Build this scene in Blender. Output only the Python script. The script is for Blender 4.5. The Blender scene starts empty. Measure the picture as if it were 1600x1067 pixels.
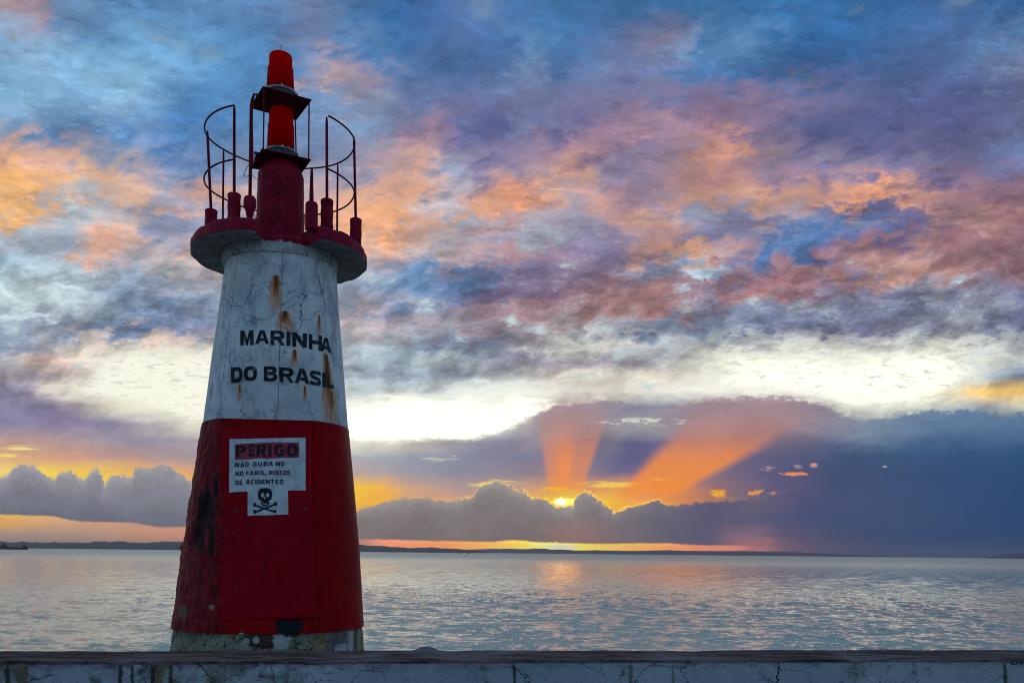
import bpy, bmesh, math, random
import numpy as np
from mathutils import Matrix, Vector

random.seed(7)
rng = np.random.default_rng(7)
R = math.radians
C = bpy.context.scene.collection
sc = bpy.context.scene

# ------------------------------------------------------------------ camera
F = 1400.0            # focal length in photo pixels (1600 wide)
H0 = 863.3            # horizon row on the optical axis
ROLL = R(0.60)
EYE = 1.55
cam_d = bpy.data.cameras.new('camera')
cam = bpy.data.objects.new('camera', cam_d)
C.objects.link(cam)
cam_d.sensor_width = 36.0
cam_d.lens = 36.0 * F / 1600.0
cam_d.shift_y = (H0 - 533.5) / 1600.0
cam_d.clip_start = 0.05
cam_d.clip_end = 120000
cam.matrix_world = Matrix.Translation((0, 0, EYE)) @ Matrix.Rotation(R(90), 4, 'X') @ Matrix.Rotation(ROLL, 4, 'Z')
sc.camera = cam

sc.view_settings.view_transform = 'Standard'
sc.view_settings.look = 'None'
sc.view_settings.gamma = 1
sc.view_settings.exposure = 0
sc.view_settings.use_curve_mapping = False
sc.cycles.use_denoising = True
sc.cycles.pixel_filter_type = 'BLACKMAN_HARRIS'
sc.cycles.filter_width = 1.05
sc.cycles.max_bounces = 6
sc.cycles.volume_bounces = 0
sc.cycles.caustics_reflective = False
sc.cycles.caustics_refractive = False
sc.cycles.sample_clamp_indirect = 4


# ------------------------------------------------------------------ node helpers
def lin(h):
    h = h.lstrip('#')
    out = []
    for i in (0, 2, 4):
        v = int(h[i:i + 2], 16) / 255
        out.append(v / 12.92 if v <= 0.04045 else ((v + 0.055) / 1.055) ** 2.4)
    return tuple(out)


class G:
    """small expression helper round a node tree"""
    def __init__(s, tree):
        s.t = tree

    def new(s, kind, **kw):
        n = s.t.nodes.new(kind)
        for k, v in kw.items():
            setattr(n, k, v)
        return n

    def put(s, sock, v):
        if v is None:
            return
        if isinstance(v, bpy.types.NodeSocket):
            s.t.links.new(v, sock)
        else:
            if hasattr(sock.default_value, '__len__') and not hasattr(v, '__len__'):
                v = (v,) * len(sock.default_value)
            if hasattr(v, '__len__') and len(sock.default_value) == 4 and len(v) == 3:
                v = (*v, 1.0)
            sock.default_value = v

    def m(s, op, a, b=None, c=None, clamp=False):
        n = s.new('ShaderNodeMath', operation=op, use_clamp=clamp)
        s.put(n.inputs[0], a)
        s.put(n.inputs[1], b)
        s.put(n.inputs[2], c)
        return n.outputs[0]

    def add(s, *a):
        o = a[0]
        for x in a[1:]:
            o = s.m('ADD', o, x)
        return o

    def sub(s, a, b): return s.m('SUBTRACT', a, b)

    def mul(s, *a):
        o = a[0]
        for x in a[1:]:
            o = s.m('MULTIPLY', o, x)
        return o

    def div(s, a, b): return s.m('DIVIDE', a, b)

    def step(s, x, a, b, lo=0.0, hi=1.0, kind='SMOOTHSTEP'):
        n = s.new('ShaderNodeMapRange', interpolation_type=kind, clamp=True) if kind != 'LINEAR' else s.new('ShaderNodeMapRange', clamp=True)
        for i, v in enumerate((x, a, b, lo, hi)):
            s.put(n.inputs[i], v)
        return n.outputs[0]

    def mix(s, f, a, b, blend='MIX'):
        n = s.new('ShaderNodeMix', data_type='RGBA', blend_type=blend, clamp_factor=True)
        s.put(n.inputs[0], f)
        s.put(n.inputs[6], a)
        s.put(n.inputs[7], b)
        return n.outputs[2]

    def xyz(s, x, y, z):
        n = s.new('ShaderNodeCombineXYZ')
        for i, v in enumerate((x, y, z)):
            s.put(n.inputs[i], v)
        return n.outputs[0]

    def sep(s, v):
        n = s.new('ShaderNodeSeparateXYZ')
        s.put(n.inputs[0], v)
        return n.outputs

    def vm(s, op, a, b=None):
        n = s.new('ShaderNodeVectorMath', operation=op)
        s.put(n.inputs[0], a)
        if op == 'SCALE':
            s.put(n.inputs[3], b)
        else:
            s.put(n.inputs[1], b)
        return n.outputs[0]

    def noise(s, v, scale, detail=4, rough=0.55, lac=2.0, dist=0.0, color=False):
        n = s.new('ShaderNodeTexNoise')
        s.put(n.inputs['Vector'], v)
        n.inputs['Scale'].default_value = scale
        n.inputs['Detail'].default_value = detail
        n.inputs['Roughness'].default_value = rough
        n.inputs['Lacunarity'].default_value = lac
        n.inputs['Distortion'].default_value = dist
        return n.outputs['Color' if color else 'Fac']

    def voro(s, v, scale, feature='DISTANCE_TO_EDGE', rnd=1.0, out='Distance'):
        n = s.new('ShaderNodeTexVoronoi', feature=feature)
        s.put(n.inputs['Vector'], v)
        n.inputs['Scale'].default_value = scale
        n.inputs['Randomness'].default_value = rnd
        return n.outputs[out]

    def ramp(s, f, stops, interp='LINEAR'):
        n = s.new('ShaderNodeValToRGB')
        r = n.color_ramp
        r.interpolation = interp
        while len(r.elements) < len(stops):
            r.elements.new(0.5)
        for e, (p, c) in zip(r.elements, stops):
            e.position = p
            e.color = (*c, 1) if hasattr(c, '__len__') else (c, c, c, 1)
        s.put(n.inputs[0], f)
        return n.outputs[0]

    def bump(s, h, strength=0.5, dist=0.02, normal=None):
        n = s.new('ShaderNodeBump')
        n.inputs['Strength'].default_value = strength
        n.inputs['Distance'].default_value = dist
        s.put(n.inputs['Height'], h)
        if normal is not None:
            s.put(n.inputs['Normal'], normal)
        return n.outputs[0]


# ------------------------------------------------------------------ world: dusk sky with cloud layers
world = bpy.data.worlds.new("World")
sc.world = world
world.use_nodes = True
wt = world.node_tree
wt.nodes.clear()
g = G(wt)
SUN_AZ = math.atan(73 / F)
SUN_EL = R(3.3)

dirv = g.new('ShaderNodeTexCoord').outputs['Generated']
dx, dy, dz = g.sep(dirv)
yy = g.m('MAXIMUM', dy, 0.12)
ta = g.div(dx, yy)                                   # tan(azimuth) west of the pier axis
te = g.div(dz, yy)                                   # height above the horizon
cr, sr = math.cos(ROLL), math.sin(ROLL)
# the cloud chart: one unit = 1/1400 of the tangent, tilted with the cloud streets
cu = g.add(g.mul(ta, F * cr), g.mul(te, F * sr), 800.0)
cv = g.add(g.mul(ta, F * sr), g.mul(te, -F * cr), H0)
# cloud deck seen in perspective
dk = g.add(g.m('MAXIMUM', dz, 0.0), 0.07)
deck = g.xyz(g.div(dx, dk), g.div(dy, dk), 0.0)
chart = g.xyz(g.mul(cu, 0.01), g.mul(cv, 0.01), 0.0)

hi = g.step(cv, 760.0, 480.0)                        # 1 in the high deck, 0 at the horizon
w1 = g.noise(deck, 2.6, 5, 0.58, color=True)
w1x, w1y, _ = g.sep(w1)
ampx = g.add(g.mul(hi, 70.0), 40.0)
ampy = g.add(g.mul(g.step(cv, 640.0, 400.0), 46.0), 11.0)
w3x, w3y, _ = g.sep(g.noise(g.xyz(g.add(g.mul(cu, 0.01), g.mul(cv, 0.004)), g.mul(cv, 0.015), 5.0), 2.2, 8, 0.66, color=True))
wu = g.add(cu, g.mul(g.sub(w1x, 0.5), ampx, 1.2), g.mul(g.sub(w3x, 0.5), ampx, 1.25))
wv = g.add(cv, g.mul(g.sub(w1y, 0.5), ampy, 1.1), g.mul(g.sub(w3y, 0.5), ampy, 1.25))

ROWS = {
 0: "0 b09a9f 60 a98f9e 100 6d8fbd 150 6f9ac8 250 4d86bd 330 5a8fc4 450 5b86b8 500 7284ad 560 4f7fb3 640 2769a6 720 4a6fa6 800 3f6da5 880 3a76ae 1000 33699f 1100 3573aa 1200 2f71ae 1300 2a6aa6 1400 2a68a4 1500 345f94 1600 2f639c",
 60: "0 7fb4dc 60 8fb0cf 150 5b98cb 250 6ca5d2 350 5693c9 430 4d89c0 500 7287b2 560 5b86b8 640 3470aa 720 4c70a7 800 3f70a9 830 5c90c4 900 3b74ac 980 6b7ba8 1030 8a86a4 1080 7f9cc9 1100 4a83b9 1170 5f93c4 1250 2a6aa5 1350 2a6aa7 1420 3d6aa3 1500 4a6a9e 1560 5485ba 1600 6b85b0",
 100: "0 86bbe2 100 8bbfe3 180 77b1db 230 7fb5dc 300 6aa7d6 380 4a8ac0 450 4a88c0 500 a89db0 520 c3a9ad 570 a898b0 620 5780b5 700 4a72a8 760 4a70a8 830 7f9cc9 870 4a72a8 940 6b82b0 1000 6f7aa8 1060 5f7fb0 1100 4a7ab0 1200 3a6ca5 1300 3c629a 1400 4a6598 1500 4e6a9c 1600 6f7fa6",
 150: "0 7ab0da 80 86b8de 140 6f9fcc 200 8cb8da 280 4a8ac2 350 4a88c0 450 5a8cc0 540 8596b8 580 8f9ab8 650 6780b0 700 6a74a4 760 6c72a0 850 7378a2 940 7a7ca2 1000 80779c 1100 7a7096 1180 8c7a9c 1250 7d7296 1320 6a6a96 1400 5a6496 1500 566096 1600 5f6a98",
 190: "0 8fb0d0 40 7c9cc4 100 5a88ba 180 5f8cc0 280 3f7fbd 400 5588bc 500 7090bd 560 7a9ac2 600 7088b0 680 a2879f 740 626a9c 800 6068a0 830 7a88b4 900 6a6898 960 a07f96 1060 a98696 1130 9a7890 1200 88789a 1280 5a649a 1400 5e6496 1500 5a5e92 1600 646a94",
 230: "0 d8a890 40 e9b095 100 d9a898 150 a7a5b5 200 7f9dc2 280 5a84ba 400 6a8cba 500 7c90b8 560 8a98b8 620 b89da8 660 d4a99c 700 8f85a4 780 7a76a0 850 a0869c 920 a88494 1000 8c7c9c 1060 9a8aa0 1100 c79384 1150 d9977c 1180 a08a9c 1260 7d769c 1350 6a6a98 1450 6c6a94 1550 6a6e9a 1600 6a80b0",
 265: "0 ffc070 40 fdb865 80 f0b890 130 fbbf80 170 e8b898 220 c5aeb4 260 7f98be 310 6f8cb8 380 8a98b8 480 9a9cb4 560 8c96b8 620 c0a4a8 660 f0b496 700 98a4c0 760 9a8ca8 850 b09098 900 e0a88c 960 9c94b0 1000 8c80a0 1080 b88c8c 1130 c08c88 1200 a08094 1280 8c7e9c 1350 9080a0 1420 80749a 1500 7c6e90 1600 7a6c90",
 300: "0 c9c0b8 30 f3bf88 60 fcc078 90 c0c4cc 150 b4c0cc 200 e8b898 225 e0b4a0 250 a8a8b8 300 e0ac94 350 dcae98 400 b8a8b0 480 c0a8ac 560 e0ae98 620 f4b088 660 f0b896 700 b8b4c0 740 d8a48c 800 f6a070 840 e8a47c 890 a898ac 940 d09a88 980 b08c98 1050 9c88a0 1100 d09c88 1200 d4a084 1260 cc9a88 1320 d89c80 1390 ffa868 1430 e0a080 1500 a8808c 1600 9c727c",
 325: "0 fcbc68 50 fab870 80 e0b8a0 120 b0c0cc 200 c8c0c4 240 9098b4 300 8c98b8 400 a8a4b4 560 f8b080 620 f8b480 660 d0c0c8 690 b4b8cc 740 f0a87c 800 c8a0a0 850 c0b4c0 920 a4a0b4 980 c09898 1030 d8a48c 1080 8890b0 1150 8c90b4 1200 b498a0 1260 a89aac 1300 6878a8 1400 6c6c98 1450 8c7088 1500 a8848c 1550 b88c88 1600 a87880",
 355: "0 b8b8c0 60 b0b8c4 120 a0b0c4 150 e8b498 180 f4b490 220 d8b4a8 260 9098b4 330 98a0b8 560 f0b08c 610 f8b080 680 e0b49c 720 b0b4c4 800 9c98b0 860 b0bccc 920 8884a4 980 8880a0 1040 c09490 1100 98889c 1180 6c7cac 1250 4a78b0 1340 5070a8 1420 64689a 1480 986f7c 1550 a87a7c 1600 986c78",
 385: "0 9cc0d8 60 a4bccc 120 a8b4c4 155 f0b494 190 d0b4b0 250 b8b0b8 320 d8b4a4 560 e8b49c 620 e0b09c 680 b0b0bc 750 bc9c9c 820 b08a90 900 8c7c98 960 7a749c 1030 d8a084 1080 e0a480 1130 c0989c 1200 4f7fb5 1260 4872aa 1310 6a6a98 1350 a0747c 1450 a87c7c 1550 98707c 1600 8c6878",
 415: "0 b4d0dc 80 b8ccd4 150 a8b8c4 200 98acc4 260 b0b8c0 330 c0b4b8 560 a0a8b8 600 8aa0bc 660 6a90bc 740 6a84b0 820 807c9c 900 80708c 960 887490 1040 7a90b4 1110 b0c8d8 1140 6a80ac 1180 9c7484 1280 a8787c 1360 b48884 1440 c49484 1520 a0787c 1600 906c78",
 445: "0 c0dce0 80 c8dce0 140 b8c8d0 180 8ca0b8 230 8498b4 300 90a0b8 340 a0a8b8 560 8ca0bc 620 7094bc 700 5a84b4 740 5c80b0 800 786c90 880 806c8c 950 9c7478 1040 a47878 1100 906c7c 1180 a87470 1260 a07480 1330 8c80a0 1400 80809c 1470 98a0b4 1530 80809c 1600 747a9c",
 475: "0 c8dce0 80 c0d0d8 150 a0b0c0 200 7890b0 260 7088ac 330 7c90b0 560 a4a4b4 620 a0a0b4 680 70809c 740 a08488 820 a07c84 900 9c7a80 970 a8807c 1050 a07a7c 1100 8890ac 1200 8088a4 1280 a0acb8 1350 78809c 1420 6c7494 1500 787c98 1550 a0a8b4 1600 70789c",
 505: "0 90a0b4 60 8898b0 130 98a4b4 200 6c84a8 260 6c80a4 330 7084a8 560 c0b0b0 620 b4a8b0 680 98909c 740 8c8498 820 90808c 880 9c8c94 940 a8b0b8 1000 7484a4 1060 70809c 1120 8498b0 1200 707c9c 1290 646c90 1380 6c7090 1450 7c8098 1520 98a0a8 1600 686f90",
 535: "0 8094b0 60 9098b0 120 c8c0bc 180 d8c8bc 230 e8c4ac 270 d8b4a8 330 c0a8a8 560 a8bcc8 640 a0b4c0 700 7c8ca8 760 78849c 820 9c9ca4 880 d8dcd4 940 e0e0d4 1000 c8c8c4 1060 a0a8b4 1150 b8bcbc 1250 c8c8c4 1350 b0b0b4 1430 c8c8c0 1520 c8ccc4 1600 a8b0b8",
 560: "0 9ca8b0 40 c8b8b0 90 e0bcac 150 f0e4d4 220 f8f4e0 300 f4ecd8 560 a0b0bc 620 a0b4c0 690 b8c8c8 740 98a0ac 820 84849c 900 a098a4 1000 8c8c9c 1080 c8c8c0 1150 f0ecd8 1250 f8fae8 1400 f4f4e0 1500 dcdcd0 1600 c0c8c8",
 585: "0 a098a0 50 9c94a0 110 b8a8a4 180 f0f0e0 250 f8f8e4 330 f4f4e0 560 a8b8c0 640 98a8b8 720 9098a8 800 b4bcbc 870 d0c8bc 950 e0dccc 1040 d8ccc0 1120 e8e4d4 1200 fcfcf0 1350 fafcec 1450 e0e0d4 1530 7c94ac 1600 5c7c9c",
 610: "0 8c84a0 50 a098a8 100 e0d8c8 160 f4f4e0 300 fafae8 560 b8c4c4 640 b0bcc0 730 e8f0e4 800 f8fcf0 880 e8e4d8 960 e4dccc 1060 f0f0e4 1150 f8f8e8 1250 fcfcf0 1400 f8fae4 1480 f4e0b0 1530 fcd078 1600 f8c860",
 635: "0 8480a0 80 8880a0 130 b4a8ac 180 f0ead0 300 f8fae4 560 fdfdf4 700 fefef4 820 f8fae8 870 b8a4a4 940 a89ca0 990 8c94a4 1050 9098a0 1100 a08c98 1200 a88890 1290 a898a0 1340 e8e8d4 1450 c8ccc0 1540 a0a4ac 1600 c8ccb8",
 660: "0 8480a0 80 8880a0 180 8c88a0 240 b8b0b0 300 e8e4d0 560 fefef0 680 fefef0 780 f0f0dc 840 a89ca4 900 9c8a94 960 a8a0a0 1020 c0c0b0 1080 a89098 1200 a48488 1300 8c8898 1360 90a4ac 1430 6884a4 1520 54789c 1600 4f7498",
 690: "0 c09c90 60 b8988f 150 a4949c 240 9490a4 300 a8a0a8 560 e8e8d4 640 d8ccb8 700 a8a0a4 780 8c88a0 840 928a98 880 8c8290 930 807888 990 5e5f85 1040 686488 1120 7c7088 1200 7c7088 1260 74708a 1320 54709a 1420 48709a 1520 40689a 1600 3a6496",
 715: "0 e8b478 50 e0a880 120 d49c84 200 c09890 300 a898a0 560 b0b0b8 640 98a0b0 720 8c90a4 800 7c7c98 840 807c94 880 847a90 920 7c7488 970 5e5f85 1010 666288 1070 706888 1130 706888 1190 6c6888 1250 62688f 1320 4c6894 1430 44699a 1600 356499",
 740: "0 f8dc70 60 fcd848 140 fcd038 220 f4b458 300 e8a868 560 c0a8a0 640 a09ca4 720 8c8c9c 780 988c98 840 94848c 875 a0848c 910 94808c 960 70688c 1010 746888 1060 8c7080 1110 887080 1150 746a84 1200 646088 1300 50608c 1430 446496 1600 305f96",
 762: "0 f8d860 300 f8c050 560 fcc818 600 f8b440 640 d0a488 720 b49a98 780 b89c94 840 d49c74 870 f0a444 920 dc9064 960 e89c54 1000 e08c5c 1060 e08848 1110 a07470 1200 6c6488 1300 50608c 1430 446496 1600 2c5c94",
 785: "0 f8d860 300 f4b060 560 fcc020 620 f8b030 660 e8a468 720 d8a07c 790 dca070 845 fcb820 880 ffe000 960 ffc410 1000 f8a840 1060 e08840 1100 c07858 1150 807078 1250 545c88 1430 446496 1600 2a5a92",
 815: "0 f2b048 40 f0b060 100 e4ac80 200 dca484 300 e0a080 560 d09080 700 d89870 860 e0a050 1000 c08060 1100 806c80 1200 5c5c84 1300 4a5c8c 1430 406294 1600 24568e",
 835: "0 c8a080 60 c8a084 150 d0a080 230 e09c70 290 e89c6c 560 e89478 600 f09060 700 f89030 780 fca818 870 ffc810 960 fcb010 1030 f89828 1090 e08048 1150 a06c70 1220 70607c 1280 585c84 1360 405a8c 1450 305890 1600 1e528a",
 850: "0 bc9880 60 bc9a88 150 d0a080 230 e09c70 290 e89c6c 560 f09068 600 fc8c50 700 fc9418 780 fcc010 830 ffe800 870 fff8a0 900 ffe810 960 fcc010 1030 fca018 1090 f88840 1150 e87c58 1220 98687c 1280 685c84 1360 44588c 1450 305890 1600 1c5088",
}
CHART = []
for yrow, txt in ROWS.items():
    tk = txt.split()
    stops = []
    hot = 1.9 if yrow in (850, 835) else 1.0
    for i in range(0, len(tk), 2):
        x_ = float(tk[i])
        k_ = 1.0 - 0.40 * min(1.0, max(0.0, (x_ - 1120) / 200)) * min(1.0, max(0.0, (yrow - 650) / 60))
        h_ = hot if 560 < x_ < 1160 else 1.0
        stops.append(((x_ + 100) / 1800, tuple(k_ * h_ * c for c in lin(tk[i + 1]))))
    CHART.append((yrow, stops))


def layer(u, v, lo, hi_):
    """cloud light and colour over the bay: one row of tones per height, run together"""
    pos = g.div(g.add(u, 100.0), 1800.0)
    c = None
    prev = None
    for yrow, stops in CHART:
        if not lo <= yrow <= hi_:
            continue
        col = g.ramp(pos, stops)
        c = col if c is None else g.mix(g.step(v, float(prev), float(yrow), kind='LINEAR'), c, col)
        prev = yrow
    return c


# a second, lower sheet of broken cloudlets: crisp-edged patches that carry the tones of their neighbours
frag_v = g.xyz(g.add(g.mul(cu, 0.0105), g.mul(cv, 0.0045)), g.mul(cv, 0.021), 9.0)
frag = g.noise(frag_v, 1.9, 8, 0.64)
frag_b = g.noise(g.vm('ADD', frag_v, (-0.03, 0.09, 0.0)), 1.9, 8, 0.64)
soft_f = g.add(g.step(cv, 430.0, 150.0, 0.035, 0.10), g.mul(g.step(w1x, 0.42, 0.60), 0.05))
fm = g.mul(g.step(frag, g.sub(0.52, soft_f), g.add(0.52, soft_f)), g.step(cv, 600.0, 520.0), g.step(w1y, 0.36, 0.60, 0.45, 0.95))
base = layer(g.add(wu, g.mul(fm, g.sub(frag, 0.3), 110.0)), g.add(wv, g.mul(fm, -30.0)), 0, 900)
base = g.vm('SCALE', base, g.add(1.0, g.mul(fm, g.add(-0.12, g.mul(g.sub(frag, frag_b), 2.2)))))
rim_f = g.mul(g.step(frag, 0.46, 0.50), g.step(frag, 0.55, 0.505), g.step(frag_b, 0.53, 0.47), g.step(cv, 600.0, 520.0))
base = g.mix(g.mul(rim_f, g.step(cv, 300.0, 430.0), 0.16), base, lin('c9c8cc'))
hs = g.new('ShaderNodeHueSaturation')
g.put(hs.inputs['Saturation'], g.step(cv, 560.0, 480.0, 0.97, 0.95))
g.put(hs.inputs['Value'], g.step(cv, 640.0, 480.0, 1.0, 0.94))
g.put(hs.inputs['Color'], base)
base = hs.outputs[0]

# billows: relief of the deck lit from the horizon side, and bright torn edges
puff = g.xyz(g.add(g.mul(cu, 0.0105), g.mul(cv, 0.004)), g.mul(cv, 0.019), 0.0)
pz = g.step(cv, 330.0, 450.0)
n_a = g.add(g.mul(g.noise(deck, 6.0, 6, 0.58), g.sub(1.0, pz)), g.mul(g.noise(puff, 1.5, 5, 0.58), pz))
n_b = g.add(g.mul(g.noise(g.vm('ADD', deck, (0.012, -0.05, 0.0)), 6.0, 6, 0.58), g.sub(1.0, pz)), g.mul(g.noise(g.vm('ADD', puff, (-0.02, 0.10, 0.0)), 1.5, 5, 0.58), pz))
relief = g.sub(n_a, n_b)
n_c = g.noise(deck, 3.2, 7, 0.6)
bw = g.new('ShaderNodeRGBToBW')
g.put(bw.inputs[0], base)
lum = bw.outputs[0]
mid_z = g.mul(g.step(cv, 300.0, 420.0), g.step(cv, 650.0, 590.0))
det = g.mul(g.add(g.step(cv, 740.0, 620.0, 0.06, 0.36), g.mul(mid_z, 0.26)), g.step(lum, 0.85, 0.5, 0.25, 1.0))
gain = g.add(1.0, g.mul(relief, det, 3.4), g.mul(g.sub(n_a, 0.5), det, 0.6), g.mul(g.sub(n_c, 0.5), det, 1.1))
clump = g.step(n_a, 0.45, 0.57)
gain = g.mul(gain, g.add(1.0, g.mul(g.sub(0.45, clump), det, 0.75)))
gain = g.m('MAXIMUM', gain, 0.5)
sky = g.vm('SCALE', base, gain)
wisp = g.mul(g.step(n_a, 0.43, 0.28), g.add(g.mul(mid_z, 0.75), 0.16), g.step(cv, 690.0, 640.0))
sky = g.mix(wisp, sky, lin('c8dcdf'))





bil = g.noise(chart, 3.0, 7, 0.62)
bil2 = g.noise(chart, 8.0, 5, 0.6)
bil3 = g.noise(chart, 22.0, 4, 0.6)
strat = g.noise(g.xyz(g.mul(cu, 0.012), g.mul(cv, 0.045), 7.0), 1.0, 8, 0.66)
strat2 = g.noise(g.xyz(g.mul(cu, 0.035), g.mul(cv, 0.14), 2.0), 1.0, 6, 0.66)


def gap(u0, u1, tops, bots, col, soft_t, soft_b, feather, jt=60.0, jb=24.0):
    f = g.div(g.sub(cu, u0), u1 - u0)
    t_ = g.ramp(f, [((x - u0) / (u1 - u0), (y - 500) / 250) for x, y in tops])
    b_ = g.ramp(f, [((x - u0) / (u1 - u0), (y - 500) / 250) for x, y in bots])
    jt_ = g.add(g.mul(g.sub(strat, 0.5), jt), g.mul(g.sub(strat2, 0.5), jt * 0.55))
    jb_ = g.add(g.mul(g.sub(strat, 0.5), jb * 1.2), g.mul(g.sub(strat2, 0.5), jb), g.mul(g.sub(bil2, 0.5), jb * 0.45), g.mul(g.sub(bil3, 0.5), jb * 0.25))
    top = g.add(g.mul(t_, 250.0), 500.0, jt_)
    bot = g.add(g.mul(b_, 250.0), 500.0, jb_)
    k = g.mul(g.step(g.sub(cv, top), -soft_t, soft_t), g.step(g.sub(cv, bot), soft_b, -soft_b))
    k = g.mul(k, g.step(cu, u0, u0 + feather), g.step(cu, u1, u1 - feather))
    return k


kM = gap(480.0, 900.0, [(480, 634), (560, 632), (590, 624), (640, 620), (700, 620), (770, 622), (810, 614), (850, 620), (900, 632)],
         [(480, 686), (550, 687), (600, 692), (650, 689), (695, 684), (740, 686), (775, 676), (805, 665), (830, 652), (850, 642), (870, 634), (900, 630)], None, 16.0, 6.0, 8.0, 74.0, 20.0)
kL = gap(60.0, 420.0, [(60, 604), (120, 596), (160, 566), (200, 546), (260, 541), (330, 546), (420, 548)],
         [(60, 588), (110, 600), (160, 618), (200, 625), (250, 640), (290, 652), (340, 664), (420, 680)], None, 26.0, 6.0, 110.0, 70.0, 34.0)
kR = gap(1000.0, 1640.0, [(1000, 600), (1080, 578), (1160, 552), (1250, 548), (1350, 556), (1430, 546), (1520, 552), (1640, 548)],
         [(1000, 590), (1080, 598), (1150, 608), (1220, 614), (1270, 618), (1310, 630), (1370, 640), (1430, 634), (1500, 606), (1560, 584), (1640, 574)], None, 36.0, 18.0, 170.0, 110.0, 46.0)
def shine(k, sky, am, top):
    c = g.mix(g.m('POWER', k, 3.0), (0.92, 0.94, 0.80), tuple(x * top for x in (1.0, 1.0, 0.84)))
    return g.mix(g.mul(k, am), sky, c)


sky = shine(kM, sky, 0.95, 1.25)
sky = shine(kL, sky, 0.82, 1.0)
sky = shine(kR, sky, 0.86, 1.25)
cir = g.mul(g.step(strat2, 0.50, 0.68), g.m('MAXIMUM', kR, g.m('MAXIMUM', kL, kM)), g.step(cv, 665.0, 580.0, 0.08, 0.85))
sky = g.mix(cir, sky, lin('c4c8c2'))
# salmon lining under the deck where it meets the bare sky
def gauss(cx, cy, sx, sy, u=None, v=None):
    u = cu if u is None else u
    v = cv if v is None else v
    a = g.mul(g.sub(u, cx), 1.0 / sx)
    b = g.mul(g.sub(v, cy), 1.0 / sy)
    e = g.add(g.mul(a, a), g.mul(b, b))
    return g.m('POWER', 0.3679, e)


# ragged top of the long storm shelf, right of the sun
St = [(800, 668), (830, 652), (850, 640), (880, 630), (940, 628), (1000, 633), (1060, 634), (1100, 626), (1180, 620), (1240, 622), (1290, 634), (1320, 650), (1350, 657), (1400, 650), (1450, 642), (1500, 640), (1560, 648), (1640, 645)]
s_t = g.ramp(g.div(g.sub(cu, 800.0), 840.0), [((x - 800) / 840, (y - 500) / 250) for x, y in St])
s_d = g.sub(cv, g.add(g.mul(s_t, 250.0), 500.0, g.mul(g.sub(strat, 0.5), 30.0), g.mul(g.sub(bil2, 0.5), 20.0), g.mul(g.sub(bil3, 0.5), 8.0)))
s_m = g.mul(g.step(s_d, -3.0, 4.0), g.step(s_d, 62.0, 16.0), g.step(cu, 815.0, 850.0))
s_c = g.ramp(g.div(g.sub(cu, 800.0), 840.0), [(0.0, lin('a49aa0')), (0.12, lin('a08c94')), (0.22, lin('8c8c9c')), (0.33, lin('9c8894')), (0.5, lin('a08690')), (0.58, lin('8e8694')), (0.66, lin('7c8ca0')), (0.78, lin('5f7c9c')), (1.0, lin('56769a'))])
s_c = g.vm('SCALE', s_c, g.add(1.0, g.mul(g.sub(strat, 0.5), 0.7), g.mul(g.sub(strat2, 0.5), 0.5)))
sky = g.mix(g.mul(s_m, 0.88), sky, s_c)
slit = g.mul(gauss(1010, 659, 80, 7), g.step(strat2, 0.42, 0.60))
sky = g.mix(g.step(slit, 0.25, 0.65, 0.0, 0.85), sky, lin('dcdcc8'))
# torn yellow wisps and the small lit scraps right of the sun
nf = g.noise(g.xyz(g.mul(cu, 0.022), g.mul(cv, 0.16), 0.0), 1.0, 6, 0.68)
nf2 = g.noise(g.xyz(g.mul(cu, 0.09), g.mul(cv, 0.16), 3.0), 1.0, 5, 0.65)
for (cx, cy, sx, sy, col, amt, nn) in (
        (770, 755, 42, 5, 'f0d07c', 1.2, nf), (960, 757, 60, 5, 'fcd45c', 1.3, nf), (866, 763, 22, 3, 'ffc818', 1.2, nf),
        (1035, 748, 26, 4, 'fccc64', 1.0, nf), (690, 717, 40, 6, 'd8d4c0', 0.9, nf), (30, 700, 40, 4, 'fce890', 1.1, nf),
        (10, 712, 40, 3, 'fce078', 1.1, nf),
        (1123, 771, 13, 6, 'fcb020', 1.5, nf2), (1181, 769, 12, 5, 'f8a040', 1.3, nf2), (1212, 770, 13, 3, 'd08860', 1.1, nf2),
        (1243, 740, 22, 3, 'f0905c', 1.4, nf2), (1200, 731, 12, 5, 'b08c90', 1.1, nf2), (1272, 726, 8, 4, 'e0a088', 1.2, nf2),
        (1246, 729, 8, 5, 'a08898', 1.0, nf2), (1383, 729, 5, 2, 'c0b0b4', 0.8, nf2)):
    mk = g.mul(gauss(cx, cy, sx * 1.15, sy * 1.25), amt)
    mk = g.mul(g.step(g.add(mk, g.mul(g.sub(nn, 0.5), 3.4)), 0.5, 1.25), g.step(mk, 0.08, 0.6))
    sky = g.mix(g.mul(mk, 0.92), sky, lin(col))

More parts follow.
